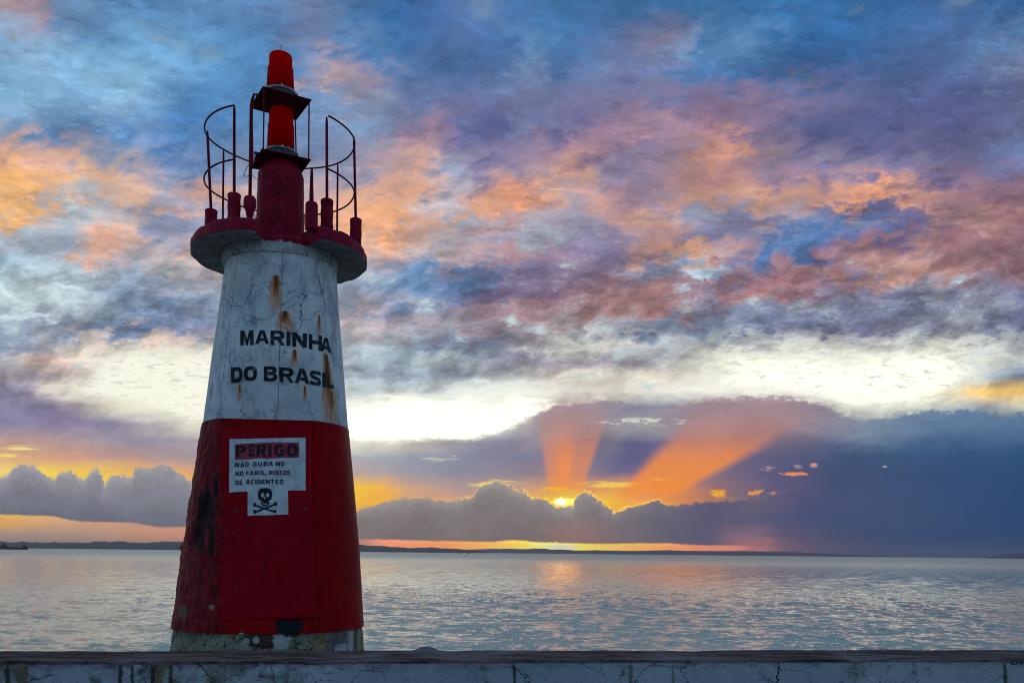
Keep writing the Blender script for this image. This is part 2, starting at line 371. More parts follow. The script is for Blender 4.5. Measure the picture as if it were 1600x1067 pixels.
# shafts of sun through the gaps, spreading from the sun behind the bank
su = g.sub(cu, 873.0)
sv = g.sub(872.0, cv)
ang = g.mul(g.m('ARCTAN2', su, sv), 180 / math.pi)
nr = g.noise(g.xyz(g.mul(ang, 0.25), 0.0, 0.0), 1.0, 2, 0.5)
sh1 = g.mul(g.step(ang, -10.5, -6.0), g.step(ang, 20.5, 17.0))
sh1 = g.mul(sh1, g.add(g.mul(g.step(g.m('ABSOLUTE', g.sub(ang, 3.0)), 9.0, 0.5), 0.35), g.mul(nr, 0.35), 0.50))
sh2 = g.mul(g.step(ang, 40.0, 46.5), g.step(ang, 63.0, 59.5), g.add(0.82, g.mul(nr, 0.3)))
f1 = g.mul(g.step(g.add(cv, g.mul(g.sub(bil, 0.5), 14.0)), 612.0, 722.0), g.step(cv, 776.0, 748.0))
f2 = g.mul(g.step(g.add(cv, g.mul(g.sub(bil, 0.5), 14.0)), 618.0, 725.0), g.step(cv, 792.0, 756.0), g.step(cu, 1330.0, 1130.0))
hue = g.step(cv, 650.0, 735.0)
sky = g.mix(g.mul(sh1, f1, 0.80), sky, g.mix(hue, lin('d0886a'), lin('ff9440')))
sky = g.mix(g.mul(sh2, f2, 0.82), sky, g.mix(hue, lin('d08870'), lin('ff942e')))

# cumulus banks standing on the horizon, with flat bases
bil4 = g.noise(chart, 14.0, 6, 0.7)
jag = g.add(g.mul(g.sub(bil, 0.5), 26.0), g.mul(g.sub(bil2, 0.5), 22.0), g.mul(g.sub(bil4, 0.5), 24.0))


def bank(u0, u1, tops, bases, cols, edge, soft=1.6):
    f = g.div(g.sub(g.add(cu, g.mul(g.sub(bil2, 0.5), 14.0), g.mul(g.sub(bil4, 0.5), 10.0)), u0), u1 - u0)
    t_ = g.ramp(f, [((x - u0) / (u1 - u0), (y - 700) / 200) for x, y in tops])
    b_ = g.ramp(f, [((x - u0) / (u1 - u0), (y - 700) / 200) for x, y in bases])
    top = g.add(g.mul(t_, 200.0), 700.0, g.mul(jag, 0.55))
    bot = g.add(g.mul(b_, 200.0), 700.0, g.mul(jag, 0.10))
    d = g.sub(cv, top)
    sw = g.step(g.noise(chart, 2.3, 3, 0.5), 0.35, 0.65, soft * 0.6, soft * 3.2)
    mask = g.mul(g.step(d, g.mul(sw, -1.0), sw), g.step(g.sub(cv, bot), 1.5, -2.5), edge)
    q = g.div(d, g.m('MAXIMUM', g.sub(bot, top), 5.0))
    c = g.ramp(q, [(0.0, lin(cols[0])), (0.4, lin(cols[1])), (1.0, lin(cols[2]))])
    n2 = g.noise(g.vm('ADD', chart, (0.0, -0.05, 0.0)), 3.0, 7, 0.62)
    crest = g.mul(g.step(g.add(d, g.mul(g.sub(bil4, 0.5), 26.0)), 16.0, 0.0), 0.14)
    c = g.vm('SCALE', c, g.add(1.0, crest, g.mul(g.sub(bil2, 0.5), 0.22), g.mul(g.sub(bil, n2), 0.45), g.mul(g.sub(g.noise(chart, 1.6, 4, 0.5), 0.5), 0.5)))
    return mask, c, d


Lt = [(-60, 745), (0, 746), (12, 741), (23, 729), (39, 725), (56, 728), (68, 741), (86, 750), (91, 738), (111, 736), (118, 743), (132, 748), (142, 735), (152, 729), (158, 742),
      (163, 758), (173, 745), (191, 743), (206, 748), (211, 731), (237, 731), (248, 726), (264, 726), (276, 740), (288, 741), (300, 754), (340, 765)]
Lb = [(-60, 803), (0, 804), (82, 807), (124, 815), (206, 817), (247, 824), (300, 823), (340, 823)]
mL, cL, dL = bank(-60.0, 360.0, Lt, Lb, ('9c9aa0', '83848e', '6c6e7c'), 1.0)
near_gold = g.step(g.m('ABSOLUTE', g.add(dL, 1.0)), 5.0, 0.0)
edgeL = g.step(cu, 420.0, 330.0)
mL = g.mul(mL, edgeL)
Mt = [(520, 806), (556, 799), (590, 788), (613, 781), (640, 778), (662, 777), (682, 784), (712, 782), (738, 778), (748, 761), (765, 755), (782, 753), (798, 760), (805, 767), (821, 770),
      (831, 778), (851, 782), (871, 792), (897, 793), (899, 779), (914, 766), (930, 775), (940, 785), (960, 801), (970, 798), (987, 792), (1003, 789), (1027, 782), (1040, 790), (1075, 788), (1110, 783), (1160, 780)]
Mb = [(520, 840), (573, 843), (672, 845), (772, 847), (800, 844), (854, 848), (940, 850), (1040, 849), (1085, 852), (1160, 853), (1240, 855)]
mM, cM, dM = bank(520.0, 1260.0, Mt, Mb, ('948e8c', '847a78', '84746f'), 1.0)
cM = g.mix(g.step(cu, 880.0, 1140.0), cM, lin('575672'))
cM = g.mix(g.mul(g.step(cu, 820.0, 880.0), g.step(cu, 1000.0, 900.0), g.step(cv, 800.0, 850.0), 0.35), cM, lin('c87858'))
mM = g.mul(mM, g.step(cu, 500.0, 540.0), g.step(cu, 1255.0, 1100.0))

# gold lining along the bank tops, strongest beside the sun
sun_near = gauss(880, 782, 150, 60)
rimM = g.mul(g.step(g.add(g.m('ABSOLUTE', g.add(dM, 1.5)), g.mul(g.sub(bil2, 0.5), 9.0)), 4.0, 0.3), sun_near, g.step(bil2, 0.36, 0.56))
sky = g.mix(g.mul(g.step(cu, 420.0, 330.0), g.step(dL, 2.0, -4.0), near_gold, 0.12), sky, lin('ffd860'))
sky = g.mix(mL, sky, cL)
glow = gauss(882, 784, 20, 7)
sky = g.mix(g.mul(g.step(g.add(glow, g.mul(g.sub(bil4, 0.5), 1.4)), 0.25, 0.75), 1.0), sky, (1.7, 1.35, 0.25))
sky = g.mix(g.step(g.add(gauss(876, 784, 8, 6), g.mul(g.sub(bil4, 0.5), 1.3)), 0.3, 0.7), sky, (2.4, 2.2, 1.5))
sky = g.mix(g.mul(rimM, 0.95), sky, (1.6, 0.95, 0.06))
sky = g.mix(mM, sky, cM)
# the low sun under the bank
sky = g.mix(g.mul(g.step(gauss(880, 854.5, 30, 5), 0.2, 0.9), g.sub(1.0, mM)), sky, (1.5, 1.4, 0.8))
sky = g.mix(g.step(gauss(869, 848, 3.4, 2.4), 0.2, 0.8), sky, (1.5, 1.15, 0.4))

# the rest of the sky, out of frame: clear physical sky under thin bluish cloud
nis = g.new('ShaderNodeTexSky', sky_type='NISHITA')
nis.sun_disc = False
nis.sun_elevation = SUN_EL
nis.sun_rotation = SUN_AZ
nis.altitude = 5
nis.air_density = 1.0
nis.dust_density = 1.5
nis.ozone_density = 2.0
clear = g.vm('SCALE', nis.outputs[0], 0.10)
veil_n = g.noise(deck, 2.0, 6, 0.6)
veil = g.mix(g.step(veil_n, 0.35, 0.7), (0.18, 0.34, 0.54), (0.36, 0.50, 0.66))
east = g.mix(0.75, clear, veil)
east = g.mix(g.step(dz, 0.75, 0.35), (0.12, 0.21, 0.36), east)
front = g.mul(g.step(dy, 0.25, 0.60), g.step(dz, 0.80, 0.58))
total = g.mix(front, east, sky)
total = g.mix(g.step(dz, -0.01, -0.06), total, (0.03, 0.05, 0.06))
bg = g.new('ShaderNodeBackground')
g.put(bg.inputs['Color'], g.vm('SCALE', total, 10.0))
bg.inputs['Strength'].default_value = 0.10
out = g.new('ShaderNodeOutputWorld')
wt.links.new(bg.outputs[0], out.inputs[0])
world.cycles.sampling_method = 'MANUAL'
world.cycles.sample_map_resolution = 1024

# ------------------------------------------------------------------ sun: low, veiled, behind the tower
sun_d = bpy.data.lights.new('sun', 'SUN')
sun_d.energy = 0.0015
sun_d.color = (1.0, 0.42, 0.14)
sun_d.angle = R(3)
sun = bpy.data.objects.new('sun', sun_d)
C.objects.link(sun)
sv_ = Vector((math.sin(SUN_AZ) * math.cos(SUN_EL), math.cos(SUN_AZ) * math.cos(SUN_EL), math.sin(SUN_EL)))
sun.rotation_euler = sv_.to_track_quat('Z', 'Y').to_euler()


# ------------------------------------------------------------------ geometry helpers
def ray(px, py):
    u, v = px - 800.0, py - H0
    a = u * cr + v * sr
    b = -u * sr + v * cr
    return a / F, -b / F                        # X/Y and (Z-EYE)/Y


def at(px, py, Y):
    a, b = ray(px, py)
    return a * Y, Y, EYE + b * Y


def link(name, me, m=None, parent=None, smooth=False):
    o = bpy.data.objects.new(name, me)
    C.objects.link(o)
    if m is not None:
        me.materials.append(m)
    if parent is not None:
        o.parent = parent
    if smooth:
        me.polygons.foreach_set('use_smooth', [True] * len(me.polygons))
    return o


def mesh(name, vs, fs, m=None, parent=None, smooth=False):
    me = bpy.data.meshes.new(name)
    me.from_pydata([tuple(map(float, v)) for v in vs], [], fs)
    me.validate()
    bm = bmesh.new()
    bm.from_mesh(me)
    bmesh.ops.recalc_face_normals(bm, faces=bm.faces)
    bm.to_mesh(me)
    bm.free()
    return link(name, me, m, parent, smooth)


def tag(o, label=None, cat=None, group=None, kind=None):
    if label: o['label'] = label
    if cat: o['category'] = cat
    if group: o['group'] = group
    if kind: o['kind'] = kind
    return o


def empty(name, loc, rz=0.0):
    o = bpy.data.objects.new(name, None)
    C.objects.link(o)
    o.location = loc
    o.rotation_euler = (0, 0, rz)
    return o


class MB:
    def __init__(s):
        s.v, s.f = [], []

    def grid(s, P, close=False):
        n, k = len(P), len(P[0])
        o = len(s.v)
        for row in P:
            s.v += [tuple(p) for p in row]
        for i in range(n - 1):
            for j in range(k if close else k - 1):
                a, b = j, (j + 1) % k
                s.f.append((o + i * k + a, o + i * k + b, o + (i + 1) * k + b, o + (i + 1) * k + a))
        return o

    def fan(s, ring):
        o = len(s.v)
        s.v += [tuple(p) for p in ring]
        s.f.append(tuple(range(o, o + len(ring))))

    def lathe(s, cx, cy, prof, n=48, cap=True):
        P = [[(cx + r * math.sin(2 * math.pi * j / n), cy - r * math.cos(2 * math.pi * j / n), z) for j in range(n)] for r, z in prof]
        s.grid(P, True)
        if cap:
            s.fan(P[0])
            s.fan(P[-1])
        return s

    def tube(s, pts, r, n=10, cap=True):
        pts = [Vector(p) for p in pts]
        rs = r if hasattr(r, '__len__') else [r] * len(pts)
        P = []
        ref = None
        for i, p in enumerate(pts):
            d = (pts[min(i + 1, len(pts) - 1)] - pts[max(i - 1, 0)]).normalized()
            if ref is None:
                ref = Vector((1, 0, 0)) if abs(d.x) < 0.8 else Vector((0, 0, 1))
            a = (ref - d * ref.dot(d)).normalized()
            ref = a
            b = d.cross(a)
            P.append([p + rs[i] * (math.cos(2 * math.pi * j / n) * a + math.sin(2 * math.pi * j / n) * b) for j in range(n)])
        s.grid(P, True)
        if cap:
            s.fan(P[0])
            s.fan(P[-1])
        return s

    def prism(s, poly, z0, z1):
        a = [(x, y, z0) for x, y in poly]
        b = [(x, y, z1) for x, y in poly]
        s.grid([a, b], True)
        s.fan(a)
        s.fan(b)
        return s

    def box(s, c, sz, rot=0.0):
        co, si = math.cos(rot), math.sin(rot)
        pl = [(c[0] + x * co - y * si, c[1] + x * si + y * co) for x, y in
              ((-sz[0] / 2, -sz[1] / 2), (sz[0] / 2, -sz[1] / 2), (sz[0] / 2, sz[1] / 2), (-sz[0] / 2, sz[1] / 2))]
        return s.prism(pl, c[2] - sz[2] / 2, c[2] + sz[2] / 2)

    def build(s, name, m=None, parent=None, smooth=False, bevel=0.0, weld=True):
        me = bpy.data.meshes.new(name)
        me.from_pydata([tuple(map(float, v)) for v in s.v], [], s.f)
        bm = bmesh.new()
        bm.from_mesh(me)
        if weld:
            bmesh.ops.remove_doubles(bm, verts=bm.verts, dist=1e-5)
        bmesh.ops.recalc_face_normals(bm, faces=bm.faces)
        if bevel:
            ed = [e for e in bm.edges if len(e.link_faces) == 2 and e.calc_face_angle(0) > 0.5]
            bmesh.ops.bevel(bm, geom=ed, offset=bevel, segments=2, affect='EDGES', profile=0.5)
        bm.to_mesh(me)
        bm.free()
        o = link(name, me, m, parent)
        if smooth:
            me.polygons.foreach_set('use_smooth', [True] * len(me.polygons))
            me.set_sharp_from_angle(angle=R(38))
        return o


def vnoise(*xyz, seed=0, octaves=4, rough=0.5):
    """value noise on numpy arrays"""
    xyz = [np.asarray(a, float) for a in xyz]
    tot, amp, nrm = 0.0, 1.0, 0.0
    for o in range(octaves):
        fr = [np.floor(a).astype(np.int64) for a in xyz]
        ft = [a - np.floor(a) for a in xyz]
        ft = [t * t * (3 - 2 * t) for t in ft]
        acc = 0.0
        for c in range(2 ** len(xyz)):
            h = np.full(np.broadcast(*xyz).shape, seed * 7919 + o * 104729, dtype=np.int64)
            w = 1.0
            for d in range(len(xyz)):
                bit = (c >> d) & 1
                h = (h ^ ((fr[d] + bit) * (73856093, 19349663, 83492791)[d])) * 2654435761 % 4294967296
                h = h ^ (h >> 13)
                w = w * (ft[d] if bit else 1 - ft[d])
            acc = acc + w * ((h % 65536) / 65535.0)
        tot = tot + amp * acc
        nrm += amp
        amp *= rough
        xyz = [a * 2.03 + 17.3 for a in xyz]
    return tot / nrm


# ------------------------------------------------------------------ materials
def mat(name):
    m = bpy.data.materials.new(name)
    m.use_nodes = True
    m.node_tree.nodes.clear()
    gg = G(m.node_tree)
    o = gg.new('ShaderNodeOutputMaterial')
    b = gg.new('ShaderNodeBsdfPrincipled')
    m.node_tree.links.new(b.outputs[0], o.inputs[0])
    gg.p = b
    gg.o = o
    gg.co = gg.new('ShaderNodeTexCoord').outputs['Object']
    return m, gg


def setp(gg, color=None, rough=None, metal=None, normal=None, spec=None):
    for k, v in (('Base Color', color), ('Roughness', rough), ('Metallic', metal), ('Normal', normal), ('Specular IOR Level', spec)):
        if v is not None:
            gg.put(gg.p.inputs[k], v)


# ------------------------------------------------------------------ tower frame
TY = 10.5
TX = at(431, 800, TY)[0]
TROT = -math.atan2(TX, TY)
tc, ts = math.cos(TROT), math.sin(TROT)


def loc(px, py, ly):
    """point of the sight line whose tower-frame depth is ly -> (lx, z)"""
    a, b = ray(px, py)
    t = (ly - (TX * ts - TY * tc)) / (-a * ts + tc)
    wx, wy = a * t, t
    return (wx - TX) * tc + (wy - TY) * ts, EYE + b * t


SIL = [(1066, 256, 576), (1010, 265, 570), (976, 270, 567), (860, 286.5, 560.5), (760, 302, 552), (668, 317.5, 543.5), (560, 332, 535), (480, 344, 529), (420, 352, 525.5), (400, 354.5, 524)]
_z, _r, _a = [], [], []
for py, l, r_ in SIL:
    xl, z0 = loc(l, py, 0.0)
    xr, z1 = loc(r_, py, 0.0)
    rr = (xr - xl) / 2
    _z.append((z0 + z1) / 2)
    _r.append(rr * (1 - 0.5 * (rr / 10.9) ** 2))
    _a.append((xl + xr) / 2)


def RZ(z): return float(np.interp(z, _z, _r))
def AZ(z): return float(np.interp(z, _z, _a))


ZB = _z[0]
z_base_top = _z[2]
z_red_top = _z[5]
z_white_top = _z[8]


def flat_front(th, z):
    """the red storey is a little flattened where the sheet covers it"""
    k = np.clip((z_red_top + 0.75 - z) / 0.75, 0, 1) * np.clip((z - z_base_top + 0.1) / 0.3, 0, 1)
    t = np.clip((np.asarray(z) - z_base_top) / (z_red_top - z_base_top), 0, 1)
    d = 0.885 - 0.095 * t
    c = np.cos(th + R(1) + R(7.5) * t)
    f = np.where(c > d, d / np.maximum(c, 0.01), 1.0)
    return 1 - k * (1 - f)


def hit(px, py, lift=0.0):
    ly = -0.8
    for _ in range(40):
        x, z = loc(px, py, ly)
        r_ = RZ(z) + lift
        s_ = max(-1, min(1, (x - AZ(z)) / r_))
        th = math.asin(s_)
        ly = 0.5 * ly - 0.5 * r_ * math.cos(th) * float(flat_front(th, z))
    return th, z, x


tower = empty('lighthouse', (TX, TY, 0.0), TROT)
tag(tower, 'small red and white concrete lighthouse with railed gallery and two lanterns, behind the wall', 'lighthouse')

# ---- paints of the tower
def streak(gg, X, Z, px0, py0, py1, w0, w1, drift=0.0, noise=None):
    th, z0, x0 = hit(px0, py0)
    _, z1, _ = hit(px0, py1)
    L_ = z0 - z1
    t = gg.div(gg.sub(z0, Z), L_)
    wd = gg.add(gg.mul(t, (w1 - w0) * 0.0073), w0 * 0.0073)
    d = gg.div(gg.sub(gg.sub(X, x0), gg.mul(t, drift * 0.0073)), wd)
    m1 = gg.m('POWER', 0.3679, gg.mul(d, d))
    m2 = gg.mul(gg.step(t, -0.03, 0.05), gg.step(t, 1.25, 0.5))
    r_ = gg.mul(m1, m2)
    return gg.m('MULTIPLY', gg.step(gg.add(r_, gg.mul(gg.mul(gg.sub(noise, 0.5), 1.2), gg.step(r_, 0.02, 0.3))), 0.05, 0.50), gg.step(t, 1.25, 0.2, 0.25, 1.0))


def crack_mask(gg, co, scale, width, seed):
    warp = gg.noise(co, scale * 1.7, 5, 0.6, color=True)
    v = gg.vm('ADD', gg.vm('ADD', co, (seed, seed * 1.7, seed * 0.3)), gg.vm('SCALE', gg.vm('SUBTRACT', warp, (0.5, 0.5, 0.5)), 0.35 / scale * 2))
    d = gg.voro(v, scale)
    sel = gg.noise(gg.vm('ADD', co, (seed * 3, 1.0, seed)), scale * 0.8, 3, 0.6)
    return gg.mul(gg.step(d, width, width * 0.25), gg.step(sel, 0.48, 0.60))


def white_paint():
    m, gg = mat('weathered_white_paint')
    co = gg.co
    X, Y, Z = gg.sep(co)
    big = gg.noise(co, 2.2, 6, 0.62)
    mid = gg.noise(gg.vm('MULTIPLY', co, (1, 1, 0.45)), 7.0, 7, 0.66)
    fine = gg.noise(co, 42.0, 5, 0.65)
    col = gg.mix(gg.step(big, 0.38, 0.66), (0.86, 0.88, 0.86), (0.62, 0.67, 0.68))
    col = gg.mix(gg.mul(gg.step(mid, 0.47, 0.68), 0.75), col, (0.25, 0.31, 0.36))
    col = gg.mix(gg.mul(gg.step(fine, 0.56, 0.74), 0.45), col, (0.16, 0.18, 0.20))
    # scuffs: short dark ticks
    sc_n = gg.noise(gg.vm('MULTIPLY', co, (1.0, 1.0, 1.6)), 26.0, 6, 0.7, dist=1.6)
    sc_z = gg.noise(co, 3.1, 4, 0.6)
    col = gg.mix(gg.mul(gg.step(gg.m('ABSOLUTE', gg.sub(sc_n, 0.5)), 0.018, 0.004), gg.step(sc_z, 0.50, 0.62), 0.8), col, (0.06, 0.07, 0.08))
    c1 = crack_mask(gg, co, 2.3, 0.013, 1.3)
    c2 = crack_mask(gg, co, 4.2, 0.012, 4.1)
    crk = gg.m('MAXIMUM', c1, gg.mul(c2, 0.8))
    col = gg.mix(gg.mul(crk, 0.88), col, (0.025, 0.025, 0.025))
    # upright joints between the cast segments
    zt = gg.step(Z, z_red_top, z_white_top, 0.0, 1.0, 'LINEAR')
    ax = gg.add(gg.mul(zt, AZ(z_white_top) - AZ(z_red_top)), AZ(z_red_top))
    th = gg.m('ARCTAN2', gg.sub(X, ax), gg.mul(Y, -1.0))
    brk = gg.noise(co, 6.0, 4, 0.6)
    for a in (-49, 0.5, 45, 91, -93, 137, 180, -137):
        dd = gg.m('ABSOLUTE', gg.sub(th, R(a)))
        col = gg.mix(gg.mul(gg.step(dd, 0.010, 0.003), gg.step(brk, 0.34, 0.52), 0.75), col, (0.05, 0.055, 0.06))
    nz = gg.noise(gg.vm('MULTIPLY', co, (1, 1, 0.18)), 26.0, 5, 0.65)
    halo = core = None
    for s_ in ((431, 430, 490, 3.0, 8.0, -1.5), (445, 486, 520, 4.0, 10.0, 0.5), (460, 546, 578, 2.4, 4.5, 0.5), (509, 552, 676, 2.6, 10.0, 9.0),
               (476, 602, 632, 1.4, 2.4, 0.5), (498, 492, 528, 1.2, 2.2, 0.5), (374, 600, 626, 1.0, 2.4, 0.0), (517, 610, 668, 1.5, 5.0, 4.0)):
        px0, py0, py1, w0, w1, dr_ = s_
        a_ = streak(gg, X, Z, px0, py0, py1, w0 * 1.35, w1 * 1.45, dr_, noise=nz)
        b_ = streak(gg, X, Z, px0 + 0.6, py0 + 1, py0 + (py1 - py0) * 0.62, w0 * 0.75, w1 * 0.5, dr_ * 0.6, noise=nz)
        halo = a_ if halo is None else gg.m('MAXIMUM', halo, a_)
        core = b_ if core is None else gg.m('MAXIMUM', core, b_)
    col = gg.mix(gg.mul(halo, 0.88), col, gg.mix(gg.step(nz, 0.38, 0.62), (0.92, 0.33, 0.035), (0.60, 0.16, 0.02)))
    col = gg.mix(gg.mul(core, 0.92), col, (0.13, 0.032, 0.010))
    # grime under the collar
    h = gg.add(gg.mul(big, 0.3), gg.mul(fine, 0.10), gg.mul(crk, -0.6), gg.mul(mid, 0.25))
    setp(gg, col, 0.62, normal=gg.bump(h, 0.55, 0.02), spec=0.3)
    return m


def red_paint(name, base, rough_left=False, hue=(0.9, 1.15), grime=False):
    m, gg = mat(name)
    co = gg.co
    X, Y, Z = gg.sep(co)
    big = gg.noise(co, 2.0, 5, 0.6)
    mid = gg.noise(co, 9.0, 6, 0.65)
    fine = gg.noise(co, 38.0, 5, 0.65)
    col = gg.mix(gg.step(big, 0.35, 0.65), tuple(c * hue[0] for c in base), tuple(c * hue[1] for c in base))
    col = gg.mix(gg.mul(gg.step(mid, 0.55, 0.72), 0.35), col, (base[0] * 0.55, base[1] * 0.8, base[2] * 1.3))
    chip = gg.mul(gg.step(fine, 0.60, 0.66), gg.step(gg.noise(co, 4.5, 5, 0.65), 0.52, 0.60))
    runs = gg.noise(gg.vm('MULTIPLY', co, (1.0, 1.0, 0.07)), 14.0, 6, 0.65)
    col = gg.mix(gg.mul(gg.step(runs, 0.50, 0.68), 0.45), col, (base[0] * 0.5, base[1] * 2 + 0.002, base[2] * 1.8 + 0.004))
    col = gg.mix(gg.mul(gg.step(runs, 0.44, 0.30), 0.35), col, (base[0] * 1.3, base[1] + 0.006, base[2] + 0.012))
    col = gg.mix(gg.mul(chip, 0.7), col, (0.26, 0.12, 0.12))
    h = gg.add(gg.mul(mid, 0.25), gg.mul(fine, 0.10))
    st, rg = 0.35, 0.42
    if grime:
        gr = gg.noise(gg.vm('MULTIPLY', co, (1, 1, 0.6)), 16.0, 8, 0.7)
        col = gg.mix(gg.mul(gg.step(gr, 0.50, 0.64), 0.7), col, (base[0] * 0.30, base[1] * 0.8, base[2] * 0.5))
        col = gg.mix(gg.mul(gg.step(gr, 0.44, 0.32), 0.55), col, (base[0] * 1.15, 0.045, 0.075))
        ck = crack_mask(gg, co, 3.2, 0.02, 2.9)
        col = gg.mix(gg.mul(ck, 0.9), col, (0.012, 0.006, 0.008))
        h = gg.add(h, gg.mul(gr, 0.6), gg.mul(ck, -0.8))
        st = 0.7
    if rough_left:
        xs = loc(352, 860, -0.9)[0]
        k = gg.step(gg.add(X, gg.mul(gg.sub(mid, 0.5), 0.30)), xs + 0.09, xs - 0.11)
        fl = gg.noise(gg.vm('MULTIPLY', co, (1.2, 1.2, 0.55)), 11.0, 8, 0.68)
        fl2 = gg.noise(gg.vm('MULTIPLY', co, (1.3, 1.3, 0.5)), 26.0, 6, 0.7)
        rc = gg.mix(gg.step(fl, 0.38, 0.60), (0.13, 0.010, 0.014), (0.34, 0.016, 0.026))
        rc = gg.mix(gg.mul(gg.step(fl2, 0.55, 0.70), 0.7), rc, (0.36, 0.10, 0.10))
        rc = gg.mix(gg.mul(gg.step(fl2, 0.42, 0.33), 0.85), rc, (0.03, 0.012, 0.012))
        col = gg.mix(k, col, rc)
        for px, py, sx, sz, cc in ((322, 798, 13, 36, (0.022, 0.010, 0.013)), (312, 838, 9, 24, (0.035, 0.014, 0.017)), (337, 762, 4, 18, (0.012, 0.01, 0.012)), (330, 845, 5, 26, (0.03, 0.015, 0.015)),
                                   (286, 955, 7, 11, (0.20, 0.13, 0.07)), (331, 948, 4, 4, (0.45, 0.25, 0.22)), (452, 976, 20, 17, (0.015, 0.014, 0.020)), (377, 990, 3, 2, (0.5, 0.4, 0.4))):
            _, zc, xc = hit(px, py)
            a = gg.mul(gg.sub(X, xc), 1 / (sx * 0.0073))
            b = gg.mul(gg.sub(Z, zc), 1 / (sz * 0.0075))
            e = gg.add(gg.mul(a, a), gg.mul(b, b), gg.mul(gg.sub(fl, 0.5), 3.4), gg.mul(gg.sub(fl2, 0.5), 1.6))
            col = gg.mix(gg.mul(gg.step(e, 1.25, 0.75), gg.step(Y, 0.1, -0.1)), col, cc)
        h = gg.add(gg.mul(h, 0.4), gg.mul(fl, gg.mul(k, 1.5)), gg.mul(fl2, gg.mul(k, 0.8)))
        st = 0.8
    setp(gg, col, rg, normal=gg.bump(h, st, 0.025), spec=0.05)
    return m


M_white = white_paint()
RED = (0.36, 0.004, 0.018)
M_red = red_paint('weathered_red_paint', (0.33, 0.0004, 0.003), True)
M_sheet = red_paint('red_painted_sheet', (0.37, 0.0004, 0.010), False, (0.92, 1.1))
M_redc = red_paint('red_painted_concrete', (0.32, 0.008, 0.034), grime=True)
M_iron = red_paint('red_painted_iron', (0.16, 0.010, 0.022))


def simple(name, col, rough=0.6, metal=0.0, var=0.25, scale=12.0, bump=0.3, spec=0.3):
    m, gg = mat(name)
    n = gg.noise(gg.co, scale, 6, 0.6)
    n2 = gg.noise(gg.co, scale * 5, 4, 0.6)
    c = gg.mix(gg.step(n, 0.35, 0.65), tuple(x * (1 - var) for x in col), tuple(min(1, x * (1 + var)) for x in col))
    setp(gg, c, rough, metal, gg.bump(gg.add(gg.mul(n, 0.4), gg.mul(n2, 0.2)), bump, 0.01), spec)
    return m


def worn_black(name, cov):
    m, gg = mat(name)
    n = gg.noise(gg.co, 22, 7, 0.7)
    f = gg.noise(gg.co, 70, 5, 0.7)
    c = gg.mix(gg.step(n, 0.35, 0.65), (0.008, 0.010, 0.014), (0.028, 0.034, 0.042))
    c = gg.mix(gg.mul(gg.step(gg.add(n, gg.mul(gg.sub(f, 0.5), 0.5)), cov, cov + 0.07), 0.75), c, (0.36, 0.40, 0.42))
    setp(gg, c, 0.6, normal=gg.bump(n, 0.4, 0.01), spec=0.2)
    return m


M_letter = worn_black('faded_black_paint', 0.60)
M_plate = simple('dark_red_steel_plate', (0.09, 0.003, 0.010), 0.8, spec=0.04)
M_drum = simple('dark_grey_cast_metal', (0.07, 0.07, 0.075), 0.5, 0.3)
M_ring = simple('grey_metal_ring', (0.30, 0.31, 0.32), 0.35, 0.7)
M_cable = simple('black_cable', (0.02, 0.02, 0.02), 0.5)
M_redtrim = simple('dark_red_steel_edge', (0.16, 0.02, 0.03), 0.5)


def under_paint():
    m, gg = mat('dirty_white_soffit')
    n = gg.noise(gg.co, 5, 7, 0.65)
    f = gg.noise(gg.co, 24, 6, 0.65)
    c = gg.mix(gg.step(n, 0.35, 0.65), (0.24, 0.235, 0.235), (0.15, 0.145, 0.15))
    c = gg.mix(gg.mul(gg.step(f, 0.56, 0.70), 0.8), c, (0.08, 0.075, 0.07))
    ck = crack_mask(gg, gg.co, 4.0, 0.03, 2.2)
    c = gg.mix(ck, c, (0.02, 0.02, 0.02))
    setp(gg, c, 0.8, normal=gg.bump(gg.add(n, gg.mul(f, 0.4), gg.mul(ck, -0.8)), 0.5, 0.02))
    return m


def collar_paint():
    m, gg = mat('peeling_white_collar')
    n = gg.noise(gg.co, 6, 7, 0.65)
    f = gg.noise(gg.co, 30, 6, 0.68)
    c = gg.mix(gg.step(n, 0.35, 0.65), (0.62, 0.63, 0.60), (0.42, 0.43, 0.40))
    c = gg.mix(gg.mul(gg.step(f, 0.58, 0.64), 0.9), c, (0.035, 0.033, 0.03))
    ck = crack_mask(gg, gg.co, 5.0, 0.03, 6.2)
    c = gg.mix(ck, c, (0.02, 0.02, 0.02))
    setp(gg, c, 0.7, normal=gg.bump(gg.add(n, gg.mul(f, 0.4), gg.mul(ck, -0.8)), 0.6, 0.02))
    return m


M_under = under_paint()
M_collar = collar_paint()


